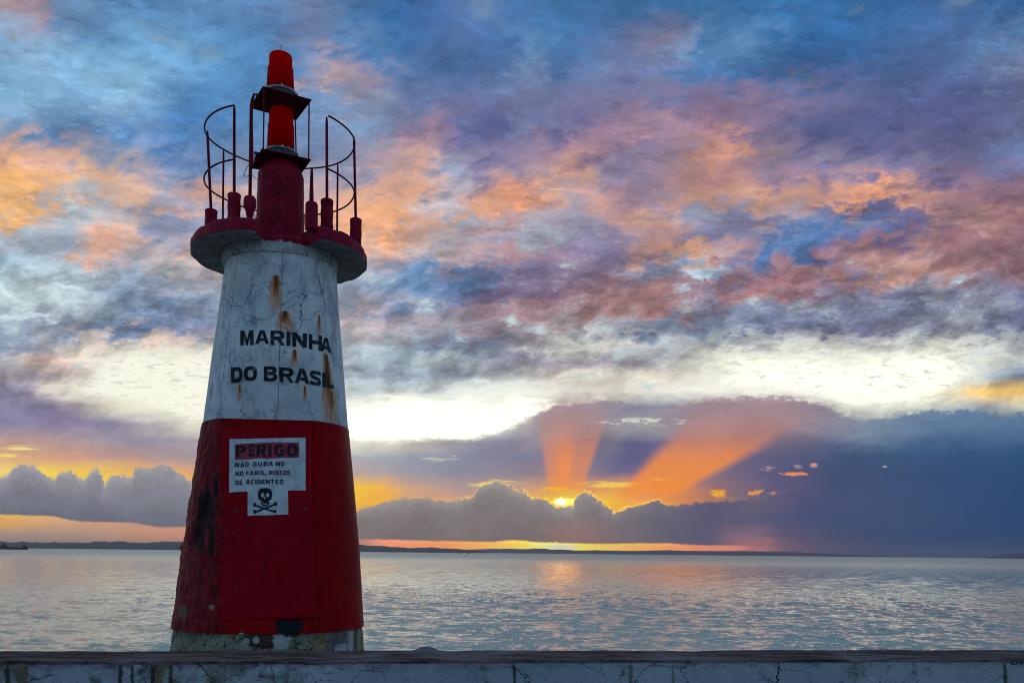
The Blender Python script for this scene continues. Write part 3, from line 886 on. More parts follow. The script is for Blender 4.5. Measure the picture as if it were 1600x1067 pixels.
def plinth_stone():
    m, gg = mat('mossy_plinth_concrete')
    co = gg.co
    X, Y, Z = gg.sep(co)
    n = gg.noise(co, 4, 8, 0.66)
    f = gg.noise(co, 20, 7, 0.68)
    c = gg.mix(gg.step(n, 0.36, 0.62), (0.17, 0.17, 0.10), (0.34, 0.33, 0.24))
    c = gg.mix(gg.mul(gg.step(f, 0.52, 0.66), 0.75), c, (0.05, 0.05, 0.035))
    ck = gg.m('MAXIMUM', crack_mask(gg, co, 6.0, 0.05, 1.7), crack_mask(gg, co, 9.0, 0.04, 5.7))
    c = gg.mix(gg.mul(ck, 0.9), c, (0.015, 0.014, 0.01))
    for px, py, sx, sz, cc, am in ((388, 985, 26, 5, (0.50, 0.56, 0.54), .9), (410, 988, 22, 6, (0.48, 0.52, 0.50), .9), (417, 1000, 14, 14, (0.07, 0.012, 0.012), .95), (396, 1000, 16, 9, (0.03, 0.025, 0.02), .9),
                                   (441, 1001, 14, 13, (0.44, 0.50, 0.46), .85), (400, 1000, 5, 5, (0.45, 0.43, 0.40), .9), (384, 1001, 5, 4, (0.42, 0.42, 0.36), .9), (500, 1000, 14, 20, (0.30, 0.20, 0.11), .8), (528, 998, 15, 16, (0.14, 0.135, 0.14), .9),
                                   (534, 1012, 11, 6, (0.55, 0.58, 0.60), .8), (548, 998, 5, 22, (0.55, 0.55, 0.50), .85), (556, 998, 3, 22, (0.08, 0.06, 0.04), .8), (562, 998, 4, 22, (0.42, 0.33, 0.18), .8), (375, 1008, 12, 5, (0.36, 0.36, 0.27), .8),
                                   (455, 985, 14, 9, (0.02, 0.02, 0.026), .9)):
        _, zc, xc = hit(px, py)
        a = gg.mul(gg.sub(X, xc), 1 / (sx * 0.0073))
        b = gg.mul(gg.sub(Z, zc), 1 / (sz * 0.0075))
        e = gg.add(gg.mul(a, a), gg.mul(b, b), gg.mul(gg.sub(f, 0.5), 2.8), gg.mul(gg.sub(n, 0.5), 1.5))
        c = gg.mix(gg.mul(gg.step(e, 1.2, 0.75), gg.step(Y, 0.1, -0.1), am), c, cc)
    setp(gg, c, 0.85, normal=gg.bump(gg.add(gg.mul(n, 0.8), gg.mul(f, 0.6), gg.mul(ck, -1.0)), 0.8, 0.03))
    return m


M_plinth = plinth_stone()

# ---- tower body: plinth, red storey, white storey (one skin cut at the paint lines)
NT = 240


def shell(name, z0, z1, nz, m, extra=0.0, disp=None, cap=None):
    th = np.linspace(-math.pi, math.pi, NT, endpoint=False)
    zs = np.linspace(z0, z1, nz)
    T, Z = np.meshgrid(th, zs)
    Rr = np.interp(Z, _z, _r) + extra
    Rr = Rr * flat_front(T, Z)
    if disp is not None:
        Rr = Rr + disp(T, Z)
    A = np.interp(Z, _z, _a)
    Xs = A + Rr * np.sin(T)
    Ys = -Rr * np.cos(T)
    b = MB()
    P = np.stack([Xs, Ys, Z], -1)
    b.grid([list(map(tuple, r_)) for r_ in P], True)
    if cap:
        b.fan([tuple(p) for p in P[-1]])
    o = b.build(name, m, tower, weld=False)
    o.data.polygons.foreach_set('use_smooth', [True] * len(o.data.polygons))
    return o


def red_disp(T, Z):
    xs = T
    k = np.clip((R(-42) - xs) / R(8), 0, 1) * np.clip((xs + R(150)) / R(20), 0, 1)
    n = vnoise(T * 5, Z * 4.0, seed=3, octaves=5, rough=0.6)
    n2 = vnoise(T * 16, Z * 9.0, seed=5, octaves=3, rough=0.6)
    d = k * ((n - 0.5) * 0.045 + (n2 - 0.5) * 0.028)
    for px, py, s, a in ((301, 748, 5, 0.012), (297, 757, 4, 0.012), (287, 853, 3, 0.035), (287, 858, 3, 0.03), (318, 800, 16, -0.05), (310, 835, 10, -0.04)):
        zc = loc(px, py, 0)[1]
        tcn = R(-88) if px < 305 else hit(px, py)[0]
        d = d + a * np.exp(-((T - tcn) / (s * 0.009)) ** 2 - ((Z - zc) / (s * 0.011)) ** 2)
    return d + 0.004 * (n2 - 0.5)


def base_disp(T, Z):
    return (vnoise(T * 6, Z * 7, seed=9, octaves=4, rough=0.6) - 0.5) * 0.035 - 0.012


shell('plinth', -0.25, z_base_top + 0.01, 30, M_plinth, 0.0, base_disp)
shell('red_storey', z_base_top - 0.012, z_red_top, 150, M_red, 0.012, red_disp)
shell('white_storey', z_red_top, z_white_top + 0.05, 60, M_white, 0.004, lambda T, Z: (vnoise(T * 5, Z * 2, seed=11, octaves=3) - 0.5) * 0.008)

# flat sheet riveted over the front of the red storey
ps = []
for px, py in ((345.5, 668), (487.5, 667), (492, 965), (346, 974)):
    d = -0.8
    for _ in range(20):
        x, z = loc(px, py, d)
        tq = (z - z_base_top) / (z_red_top - z_base_top)
        ph = -(R(1) + R(7.5) * tq)
        d = ((x - AZ(z)) * math.sin(ph) - RZ(z) * (0.885 - 0.095 * tq)) / math.cos(ph) - (0.022 if px < 400 else 0.034)
    ps.append(Vector((x, d, z)))
b = MB()
nu, nv = 24, 40
rows = []
for j in range(nv + 1):
    t = j / nv
    L_, R_ = ps[0].lerp(ps[3], t), ps[1].lerp(ps[2], t)
    row = []
    for i in range(nu + 1):
        s_ = i / nu
        p = L_.lerp(R_, s_)
        bow = 0.012 * (2 * s_ - 1) ** 2
        wv_ = 0.010 * (float(vnoise(s_ * 3.1, t * 4.0, seed=21, octaves=2)) - 0.5)
        row.append((p.x, p.y + bow + wv_ - 0.012 * t * s_, p.z))
    rows.append(row)
b.grid(rows)
sheet = b.build('metal_sheet', M_sheet, tower, smooth=False)
md = sheet.modifiers.new('thick', 'SOLIDIFY')
md.thickness = 0.012
md.offset = 0
sheet.data.polygons.foreach_set('use_smooth', [True] * len(sheet.data.polygons))
def sheet_depth(px, py):
    """depth of the sheet's face on the sight line"""
    d = ps[0].y
    for _ in range(12):
        x, z = loc(px, py, d)
        t = (ps[0].z - z) / (ps[0].z - ps[3].z)
        L_, R_ = ps[0].lerp(ps[3], t), ps[1].lerp(ps[2], t)
        s_ = (x - L_.x) / (R_.x - L_.x)
        d = L_.lerp(R_, s_).y + 0.012 * (2 * s_ - 1) ** 2 - 0.012 * t * s_
    return d


for px, py in ((369, 797), (477, 795)):
    d = sheet_depth(px, py) + 0.01
    x, z = loc(px, py, d)
    bb = MB()
    for k in range(3):
        bb.lathe(x + random.uniform(-.012, .012), 0, [(0.001, -0.02)], 8, False) if False else None
    bb.lathe(x, d, [(0.0301, z - 0.03), (0.034, z - 0.008), (0.026, z + 0.012), (0.006, z + 0.026)], 14)
    bb.build('bolt', M_redtrim, sheet, smooth=True)


# ---- painted warning board on the sheet
M_board = simple('chalky_white_board', (0.62, 0.68, 0.70), 0.55, var=0.16, scale=9)
M_bred = simple('red_board_band', (0.42, 0.03, 0.075), 0.5, var=0.35, scale=25)
M_lblack = simple('black_board_paint', (0.006, 0.007, 0.010), 0.55, var=0.4, scale=40)


def decal(name, polys, lift, m, parent, cut=0.03):
    """flat shapes given in photo pixels, laid on the sheet"""
    bm = bmesh.new()
    for poly in polys:
        vs = [bm.verts.new((x, y, 0)) for x, y in poly]
        bm.faces.new(vs)
    xs = [v.co.x for v in bm.verts]
    x0, x1 = min(xs), max(xs)
    for i in range(1, int((x1 - x0) / 5) + 1):
        bmesh.ops.bisect_plane(bm, geom=bm.verts[:] + bm.edges[:] + bm.faces[:], plane_co=(x0 + i * 5, 0, 0), plane_no=(1, 0, 0))
    ysv = [v.co.y for v in bm.verts]
    for i in range(1, int((max(ysv) - min(ysv)) / 6) + 1):
        bmesh.ops.bisect_plane(bm, geom=bm.verts[:] + bm.edges[:] + bm.faces[:], plane_co=(0, min(ysv) + i * 6, 0), plane_no=(0, 1, 0))
    for v in bm.verts:
        d = sheet_depth(v.co.x, v.co.y) - lift
        x, z = loc(v.co.x, v.co.y, d)
        v.co = (x, d, z)
    me = bpy.data.meshes.new(name)
    bm.to_mesh(me)
    bm.free()
    return link(name, me, m, parent)


sign = decal('warning_board', [[(358.5, 686), (477.5, 683.5), (477.5, 766), (450, 766), (450.5, 803.5), (387, 805.5), (387, 767.5), (358, 769)]], 0.013, M_board, tower)
sd = sign.modifiers.new('thick', 'SOLIDIFY')
sd.thickness = 0.004
sd.offset = 0
decal('red_band', [[(366.5, 694), (380, 692.8), (398, 692.0), (420, 691.2), (440, 690.8), (455, 691.2), (466.5, 691), (468, 702), (467.5, 714), (458, 715.2), (440, 714.8), (425, 716.2), (405, 715.6), (390, 717.2), (376, 717.4), (367, 718)]], 0.018, M_bred, sign)


def stroke(pts, sx, sy, closed=False):
    """outline of a brush stroke: the brush is sx wide and sy tall"""
    P_ = np.array(pts, float)
    n = len(P_)
    L_, R_ = [], []
    for i in range(n):
        a = P_[(i - 1) % n] if closed else P_[max(i - 1, 0)]
        c = P_[(i + 1) % n] if closed else P_[min(i + 1, n - 1)]
        d = c - a
        d = d / (np.hypot(*d) + 1e-9)
        nn = np.array((-d[1], d[0])) * (sx / 2, sy / 2)
        L_.append(tuple(P_[i] + nn))
        R_.append(tuple(P_[i] - nn))
    return [L_, R_] if closed else [L_ + R_[::-1]]


def sup(cx, cy, rx, ry, a0, a1, n=24, p=2.6):
    out = []
    for i in range(n + 1):
        a = R(a0 + (a1 - a0) * i / n)
        c, s_ = math.cos(a), math.sin(a)
        out.append((cx + rx * math.copysign(abs(c) ** (2 / p), c), cy + ry * math.copysign(abs(s_) ** (2 / p), s_)))
    return out


def smooth_path(pts, k=5):
    out = []
    n = len(pts)
    for i in range(n - 1):
        p0, p1, p2, p3 = (np.array(pts[j]) for j in (max(i - 1, 0), i, i + 1, min(i + 2, n - 1)))
        for t in np.linspace(0, 1, k, endpoint=False):
            out.append(tuple(0.5 * (2 * p1 + (p2 - p0) * t + (2 * p0 - 5 * p1 + 4 * p2 - p3) * t * t + (3 * p1 - p0 - 3 * p2 + p3) * t ** 3)))
    return out + [tuple(pts[-1])]


def bowl(x0, x1, y0, y1):
    """right-rounded block from (x0, y0) round to (x0, y1)"""
    rx, ry = min((x1 - x0) * 0.62, 0.45), (y1 - y0) / 2
    return [(x0, y0)] + sup(x1 - rx, (y0 + y1) / 2, rx, ry, -90, 90, 16, 2.4) + [(x0, y1)]


def glyph(ch, s, t):
    """block capitals in the unit square: upright width s, crossbar height t"""
    if ch == 'I': return [[(0, 0), (1, 0), (1, 1), (0, 1)]]
    if ch == 'L': return [[(0, 0), (1, 0), (1, t), (s, t), (s, 1), (0, 1)]]
    if ch == 'T': return [[(.5 - s / 2, 0), (.5 + s / 2, 0), (.5 + s / 2, 1 - t), (1, 1 - t), (1, 1), (0, 1), (0, 1 - t), (.5 - s / 2, 1 - t)]]
    if ch == 'E': return [[(0, 0), (1, 0), (1, t), (s, t), (s, .5 - t / 2), (.88, .5 - t / 2), (.88, .5 + t / 2), (s, .5 + t / 2), (s, 1 - t), (1, 1 - t), (1, 1), (0, 1)]]
    if ch == 'F': return [[(0, 0), (s, 0), (s, .48 - t / 2), (.88, .48 - t / 2), (.88, .48 + t / 2), (s, .48 + t / 2), (s, 1 - t), (1, 1 - t), (1, 1), (0, 1)]]
    if ch == 'H': return [[(0, 0), (s, 0), (s, .5 - t / 2), (1 - s, .5 - t / 2), (1 - s, 0), (1, 0), (1, 1), (1 - s, 1), (1 - s, .5 + t / 2), (s, .5 + t / 2), (s, 1), (0, 1)]]
    if ch == 'N': return [[(0, 0), (s, 0), (s, .58), (1 - s * 1.05, 0), (1, 0), (1, 1), (1 - s, 1), (1 - s, .42), (s * 1.05, 1), (0, 1)]]
    if ch == 'M': return [[(0, 0), (s, 0), (s, .60), (.43, 0), (.57, 0), (1 - s, .60), (1 - s, 0), (1, 0), (1, 1), (1 - s * 1.15, 1), (.5, .40), (s * 1.15, 1), (0, 1)]]
    if ch == 'A': return [[(0, 0), (s * .95, 0), (s * .95 + .06, .20), (1 - s * .95 - .06, .20), (1 - s * .95, 0), (1, 0), (.5 + s * .62, 1), (.5 - s * .62, 1)], [(s + .10, .20 + t * .9), (1 - s - .10, .20 + t * .9), (.5, .80)]]
    if ch == 'P': return [bowl(0, 1, .38, 1)[1:] + [(0, 1), (0, 0), (s, 0), (s, .38)], bowl(s, 1 - s, .38 + t * .9, 1 - t * .9)]
    if ch == 'R': return [[(0, 0), (s, 0), (s, .38), (.46, .38), (1 - s * 1.1, 0), (1, 0), (.72, .42)] + sup(.60, .70, .38, .30, -60, 90, 14, 2.4) + [(0, 1)], bowl(s, .98 - s, .38 + t * .9, 1 - t * .9)]
    if ch == 'B': return [[(0, 0)] + sup(.60, .27, .40, .27, -90, 75, 14, 2.4) + sup(.56, .76, .38, .24, -70, 90, 14, 2.4) + [(0, 1)], bowl(s, 1 - s, t * .85, .54 - t * .45), bowl(s, .94 - s, .54 + t * .40, 1 - t * .85)]
    if ch == 'D': return [bowl(0, 1, 0, 1), bowl(s, 1 - s, t, 1 - t)]
    if ch == 'O': return [sup(.5, .5, .5, .5, 0, 360, 36, 2.8)[:-1], sup(.5, .5, .5 - s, .5 - t, 0, 360, 36, 2.8)[:-1]]
    if ch == 'C': return stroke(sup(.5, .5, .5 - s / 2, .5 - t / 2, 38, 322, 30, 2.8), s, t)
    if ch == 'G': return stroke(sup(.5, .5, .5 - s / 2, .5 - t / 2, 38, 335, 30, 2.8), s, t) + [[(.56, .36), (1, .36), (1, .54), (.56, .54)]]
    if ch == 'U': return [[(0, 1), (0, .35)] + sup(.5, .4, .5, .4, 180, 360, 18, 2.6) + [(1, 1), (1 - s, 1), (1 - s, .4)] + sup(.5, .4, .5 - s, .4 - t, 360, 180, 18, 2.6) + [(s, 1)]]
    if ch == 'S': return stroke(smooth_path([(1 - s / 2, .74), (.84, .88), (.5, 1 - t / 2), (.2, .88), (s / 2, .72), (.24, .58), (.5, .51), (.78, .42), (1 - s / 2, .28), (.82, .12), (.5, t / 2), (.16, .12), (s / 2, .27)]), s, t)
    if ch == ',': return [[(.2, .5), (1, .5), (1, 1), (.2, 1)], [(.5, .499), (.999, .499), (.45, 0), (.15, 0)]]
    if ch == '~': return stroke(smooth_path([(0, .3), (.25, .8), (.5, .5), (.75, .2), (1, .7)]), .2, .5)
    raise KeyError(ch)


def fit_glyph(ch, bold):
    cd = bpy.data.curves.new('glyphs', 'CURVE')
    cd.dimensions = '2D'
    cd.fill_mode = 'BOTH'
    loops = glyph(ch, 1.0 if ch == 'I' else bold[0], bold[1])
    for lp in loops:
        sp = cd.splines.new('POLY')
        sp.points.add(len(lp) - 1)
        for p, q in zip(sp.points, lp):
            p.co = (q[0], q[1], 0, 1)
        sp.use_cyclic_u = True
    o = bpy.data.objects.new('glyphs', cd)
    C.objects.link(o)
    bpy.context.view_layer.update()
    me = bpy.data.meshes.new_from_object(o.evaluated_get(bpy.context.evaluated_depsgraph_get()))
    co = np.array([v.co[:] for v in me.vertices])
    fs = [tuple(p.vertices) for p in me.polygons]
    bpy.data.objects.remove(o)
    bpy.data.curves.remove(cd)
    bpy.data.meshes.remove(me)
    return co[:, 0], co[:, 1], fs


def write_boxes(name, boxes, bold, put, m, parent, step_=4.0):
    """letters, each fitted to its own box (x0, x1, y_top, y_bottom, skew) in photo pixels"""
    bm = bmesh.new()
    for ch, x0, x1, yt, yb, sk in boxes:
        qx, qy, fs = fit_glyph(ch, bold)
        vs = [bm.verts.new((x0 + (x1 - x0) * a, yb + (yt - yb) * b_ + sk * (a - 0.5), 0)) for a, b_ in zip(qx, qy)]
        for f in fs:
            try:
                bm.faces.new([vs[i] for i in f])
            except ValueError:
                pass
    xs = [v.co.x for v in bm.verts]
    x0, x1 = min(xs), max(xs)
    for i in range(1, int((x1 - x0) / step_) + 1):
        bmesh.ops.bisect_plane(bm, geom=bm.verts[:] + bm.edges[:] + bm.faces[:], plane_co=(x0 + i * step_, 0, 0), plane_no=(1, 0, 0))
    ysv = [v.co.y for v in bm.verts]
    for i in range(1, int((max(ysv) - min(ysv)) / 8) + 1):
        bmesh.ops.bisect_plane(bm, geom=bm.verts[:] + bm.edges[:] + bm.faces[:], plane_co=(0, min(ysv) + i * 8, 0), plane_no=(0, 1, 0))
    for v in bm.verts:
        v.co = put(v.co.x, v.co.y)
    me = bpy.data.meshes.new(name)
    bm.to_mesh(me)
    bm.free()
    return link(name, me, m, parent)


def on_cone(px, py):
    th, z, x = hit(px, py, 0.009)
    r_ = RZ(z) + 0.009
    return (x, -r_ * math.cos(th) * float(flat_front(th, z)), z)


def on_board(px, py):
    d = sheet_depth(px, py) - 0.021
    x, z = loc(px, py, d)
    return (x, d, z)


def zb(x, k=0.26239): return 300 + k * x
def zv(y, k=0.26239): return 400 + k * y


def boxes(txt, spans):
    return [(c, zb(a), zb(b_), zv(t), zv(u), sk * 0.26) for c, (a, b_, t, u, sk) in zip(txt, spans)]


BIG = (0.27, 0.235)
for word, spans in (("MARINHA", [(287, 366, 443, 531, -4), (376, 458, 441, 522, -1), (468, 552, 444, 531, 2), (563, 587, 449, 534, 1), (597, 684, 457, 543, 9), (696, 775, 469, 559, 12), (768, 830, 487, 571, 13)]),
                    ("DO", [(232, 300, 660, 751, -5), (309, 386, 655, 742, -2)]),
                    ("BRASIL", [(428, 508, 657, 744, 0), (520, 606, 664, 751, 6), (612, 700, 671, 758, 8), (703, 768, 684, 768, 9), (777, 798, 694, 780, 3), (806, 847, 700, 785, 8)])):
    write_boxes('navy_lettering', boxes(word, spans), BIG, on_cone, M_letter, tower)


def sb(x): return 340 + x * 160 / 1138
def sv2(y): return 670 + y * 150 / 1067


def sbox(txt, spans):
    return [(c, sb(a), sb(b_), sv2(t), sv2(u), 0.0) for c, (a, b_, t, u) in zip(txt, spans)]


write_boxes('danger_lettering', sbox("PERIGO", [(206, 314, 180, 312), (345, 412, 172, 306), (434, 540, 172, 305), (566, 598, 170, 300), (627, 746, 170, 304), (772, 886, 168, 302)]), (0.30, 0.23), on_board, M_lblack, sign)
for words in (
        (("NAO", [(194, 238, 372, 424), (252, 298, 372, 424), (306, 344, 366, 416)]), ("SUBA", [(390, 437, 366, 412), (452, 496, 364, 412), (512, 556, 362, 411), (566, 616, 362, 410)]), ("NO", [(646, 694, 362, 410), (704, 742, 360, 408)]), ("~", [(256, 296, 352, 366)])),
        (("NO", [(197, 240, 472, 520), (248, 288, 468, 518)]), ("FAROL,", [(318, 352, 468, 514), (358, 404, 466, 512), (412, 456, 464, 512), (464, 502, 462, 510), (508, 530, 462, 510), (530, 542, 496, 522)]), ("RISCOS", [(570, 612, 462, 508), (620, 632, 462, 508), (642, 680, 460, 508), (690, 724, 460, 508), (730, 768, 460, 508), (774, 808, 458, 512)])),
        (("DE", [(198, 238, 570, 620), (246, 276, 568, 616)]), ("ACIDENTES", [(314, 362, 562, 612), (370, 408, 562, 612), (418, 432, 562, 610), (442, 484, 562, 610), (492, 526, 562, 610), (536, 580, 560, 608), (588, 630, 560, 608), (642, 678, 560, 610), (692, 730, 560, 612)]))):
    for w_, sp_ in words:
        write_boxes('notice_lettering', sbox(w_, sp_), (0.27, 0.20), on_board, M_lblack, sign)


# skull and crossbones
def circ(cx, cy, rx, ry, n=28, a0=0.0, a1=360.0):
    return [(cx + rx * math.cos(R(a0 + (a1 - a0) * i / n)), cy + ry * math.sin(R(a0 + (a1 - a0) * i / n))) for i in range(n if a1 - a0 >= 360 else n + 1)]


def spx(poly): return [(sb(x), sv2(y)) for x, y in poly]


skull = [(448, 735), (449, 710), (455, 688), (470, 668), (495, 657), (528, 654), (562, 657), (588, 668), (602, 688), (607, 712), (605, 740), (600, 765), (596, 782), (580, 786), (566, 798), (560, 812), (545, 824), (525, 830), (508, 824), (496, 812), (488, 797), (474, 790), (458, 786), (452, 765)]
jaw = [(474, 808), (492, 810), (502, 832), (524, 841), (548, 834), (560, 810), (578, 806), (574, 826), (560, 845), (540, 856), (516, 857), (496, 848), (482, 832)]
bone1 = [(396, 822), (412, 816), (424, 826), (424, 838), (520, 872), (628, 828), (634, 812), (650, 808), (662, 818), (656, 830), (662, 842), (648, 856), (630, 850), (524, 896), (420, 856), (402, 864), (394, 850), (402, 838)]
bone2 = [(398, 898), (416, 894), (428, 908), (520, 872), (536, 880), (630, 904), (648, 896), (656, 908), (648, 918), (654, 930), (636, 936), (618, 924), (524, 890), (432, 928), (420, 940), (402, 936), (404, 922), (396, 912)]
decal('skull_emblem', [spx(skull), spx(jaw), spx(bone1)], 0.019, M_lblack, sign)
decal('skull_emblem', [spx(bone2)], 0.0205, M_lblack, sign)
decal('skull_eyes', [spx(circ(501, 735, 19, 24)), spx(circ(557, 734, 18, 23)), spx([(522, 756), (532, 758), (535, 778), (526, 774), (514, 781), (517, 765)])], 0.0225, M_board, sign)

# ---- collar and gallery slab
def ZC(px, py): return loc(px, py, 0.0)[1]


z_col_b, z_col_t = ZC(439, 421), ZC(438, 404)
z_sl_b, z_sl_t = ZC(438, 408), ZC(438, 386)
gx = loc(438.5, 396, 0.0)[0]
KX = loc(539, 396, 0)[0] - gx
KX = KX / 100.5
r_col = 88.5 * KX
r_slab = 135.5 * KX
b = MB()
NC = 160
prof = [(r_col - 0.035, z_col_b - 0.004), (r_col - 0.002, z_col_b), (r_col + 0.004, z_col_b + 0.03), (r_col + 0.006, z_col_t)]
P = []
for r_, z in prof:
    row = []
    for j in range(NC):
        a = 2 * math.pi * j / NC
        k = r_ + 0.010 * (float(vnoise(math.sin(a) * 4, math.cos(a) * 4, z * 9, seed=31, octaves=3)) - 0.5)
        row.append((gx + k * math.sin(a), -k * math.cos(a), z))
    P.append(row)
b.grid(P, True)
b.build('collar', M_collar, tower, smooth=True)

N0, N1 = R(-16.5), R(25.5)       # the broken-out gap facing the promenade
b = MB()
bu = MB()
ths = np.linspace(N1, 2 * math.pi + N0, 150)
zm = z_sl_b
bot, mid_, up, topr = [], [], [], []


def jit(a, z, s, amp):
    return amp * (float(vnoise(math.sin(a) * s, math.cos(a) * s, z * s, seed=33, octaves=4, rough=0.6)) - 0.5)


secs = []
for a in ths:
    endk = min(1.0, min(a - N1, 2 * math.pi + N0 - a) / R(5))
    ro = r_slab * (0.94 + 0.06 * endk) + jit(a, 0, 9, 0.036)
    fa_ = 2 * math.pi / 15
    ro *= 0.35 * (math.cos(fa_ / 2) / math.cos((a % fa_) - fa_ / 2)) + 0.655
    zt_ = z_sl_t + jit(a, 1.0, 7, 0.06)
    zb_ = z_sl_b + jit(a, 2.0, 7, 0.02)
    sec = [(r_col - 0.02, zb_ + 0.02), (r_col + 0.12, zb_ + 0.012), (ro - 0.07, zb_ + 0.004), (ro - 0.02, zb_ - 0.010), (ro + 0.002, zb_ + 0.012), (ro, zb_ + 0.075), (ro - 0.004, zb_ + 0.088), (ro - 0.026, zb_ + 0.096), (ro - 0.028, zt_ - 0.03), (ro - 0.05, zt_), (ro - 0.16, zt_ + 0.01), (0.22, zt_ + 0.012)]
    secs.append([(gx + r_ * math.sin(a), -r_ * math.cos(a), z) for r_, z in sec])
bu.grid([s_[:5] for s_ in secs])
b.grid([s_[4:] for s_ in secs])
for s_ in (secs[0], secs[-1]):
    b.fan(s_)
slab = b.build('gallery_slab', M_redc, tower, smooth=True)
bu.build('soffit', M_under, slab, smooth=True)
# rubble left in the gap, round the pedestal's foot
b = MB()
tn = np.linspace(N0 - 0.03, N1 + 0.03, 40)
rows = []
for rr, zz in ((r_col + 0.008, z_sl_b + 0.012), (r_col + 0.012, z_sl_b + 0.05), (r_col - 0.03, z_sl_b + 0.10), (0.44, z_sl_t - 0.03), (0.34, z_sl_t + 0.05), (0.24, z_sl_t + 0.06)):
    row = []
    for a in tn:
        k = rr + jit(a, rr * 4, 14, 0.05)
        row.append((gx + k * math.sin(a), -k * math.cos(a), zz + jit(a, rr * 3 + 2, 16, 0.05)))
    rows.append(row)
b.grid(rows)
b.build('rubble_ledge', M_redc, slab, smooth=True)

# ---- pedestal column
cxp = loc(438.5, 310, 0)[0]
r_ped = 36.5 * KX
zp0, zp1, zp2 = ZC(438.5, 390), ZC(438.5, 276), ZC(438.5, 259)
z_ledge = ZC(438.5, 366)
b = MB()
prof = [(r_ped + 0.028, zp0 - 0.12), (r_ped + 0.022, z_ledge - 0.06), (r_ped + 0.016, z_ledge - 0.012), (r_ped - 0.002, z_ledge)]
prof += [(r_ped + 0.004 - 0.012 * t, z_ledge + (zp1 - z_ledge) * t) for t in np.linspace(0.08, 1, 14)]
prof += [(r_ped - 0.022, zp1 + 0.035), (r_ped - 0.055, zp1 + 0.075), (r_ped - 0.07, zp2)]
P = []
for r_, z in prof:
    P.append([(cxp + (r_ + jit(a, z * 2, 6, 0.014)) * math.sin(a), -(r_ + jit(a, z * 2, 6, 0.014)) * math.cos(a), z) for a in np.linspace(0, 2 * math.pi, 72, endpoint=False)])
b.grid(P, True)
b.fan(P[-1])
b.build('pedestal', M_redc, tower, smooth=True)


# ---- square plates with the two lanterns
def plate(name, px, py, side, rot, th):
    x, z = loc(px, py, 0.0)
    b = MB()
    b.box((x, 0, z), (side, side, th), rot)
    o = b.build(name, M_plate, tower, bevel=0.003)
    return x, z


PLS, PR1, PR2 = 0.565, R(13.5), R(16.5)
xl, zl = plate('lower_plate', 438.5, 256, PLS, PR1, 0.016)
xu, zu = plate('upper_plate', 437.8, 162.5, PLS, PR2, 0.016)


def lens_mat():
    m, gg = mat('red_lens')
    tr = gg.new('ShaderNodeBsdfTranslucent')
    X, Y, Z = gg.sep(gg.co)
    rib = gg.m('SINE', gg.mul(Z, 260.0))
    n = gg.noise(gg.co, 8, 4, 0.6)
    c = gg.mix(gg.step(n, 0.35, 0.65), (0.95, 0.001, 0.0005), (1.0, 0.003, 0.001))
    gg.put(tr.inputs[0], c)
    nb = gg.bump(gg.add(gg.mul(rib, 0.5), n), 0.25, 0.006)
    setp(gg, (0.55, 0.001, 0.0005), 0.25, normal=nb, spec=0.12)
    mx = gg.new('ShaderNodeMixShader')
    mx.inputs[0].default_value = 0.88
    gg.t.links.new(gg.p.outputs[0], mx.inputs[1])
    gg.t.links.new(tr.outputs[0], mx.inputs[2])
    gg.t.links.new(mx.outputs[0], gg.o.inputs[0])
    return m


M_lens = lens_mat()


def lantern(x, zpl, ring_py, lens_bot, lens_top, rb, rt, closed):
    zr = ZC(438, ring_py)
    zb_, zt_ = ZC(438, lens_bot), ZC(438, lens_top)
    e = empty('lantern', (x, 0, zpl))
    e.parent = tower
    rr = 25.2 * KX
    b = MB()
    b.lathe(0, 0, [(rr - 0.010, 0.006), (rr - 0.004, 0.012), (rr - 0.006, zr - zpl - 0.03), (rr - 0.02, zr - zpl - 0.012)], 56)
    b.build('lantern_drum', M_drum, e, smooth=True)
    b = MB()
    b.lathe(0, 0, [(rr - 0.012, zr - zpl - 0.026), (rr, zr - zpl - 0.024), (rr + 0.004, zr - zpl - 0.012), (rr - 0.002, zr - zpl), (rr - 0.008, zr - zpl + 0.004), (rr - 0.03, zr - zpl + 0.004)], 64)
    b.build('clamp_ring', M_ring, e, smooth=True)
    for a in (-86, 84, 5, 175):
        bb = MB()
        bb.box((rr * math.sin(R(a)) * 1.03, -rr * math.cos(R(a)) * 1.03, zr - zpl - 0.012), (0.022, 0.022, 0.035), R(a))
        bb.build('clip', M_ring, e, bevel=0.002)
    b = MB()
    h0, h1 = zr - zpl + 0.0045, zt_ - zpl
    H = h1 - h0
    prof = [(rb * KX, h0)]
    for t in np.linspace(0.03, 0.62, 10):
        prof.append(((rb + (rt + 1.0 - rb) * t) * KX, h0 + H * t))
    prof += [((rt + 0.9) * KX, h0 + H * 0.645), ((rt + 0.5) * KX, h0 + H * 0.655)]
    for t in np.linspace(0.68, 0.94, 5):
        prof.append(((rt + 0.5 - 1.4 * (t - 0.66)) * KX, h0 + H * t))
    prof += [((rt - 1.2) * KX, h0 + H * 0.975), ((rt - 3.5) * KX, h0 + H * 0.994), ((rt - 8) * KX, h0 + H), (0.004, h0 + H * 1.003)]
    b.lathe(0, 0, prof, 64)
    lens = b.build('lens', M_lens, e, smooth=True)
    # the lamp changer standing inside
    b = MB()
    b.lathe(0, 0, [(0.05, h0 + 0.01), (0.05, h0 + H * 0.42), (0.02, h0 + H * 0.46)], 20)
    b.build('lamp_core', M_drum, e, smooth=True)
    return h0 + H


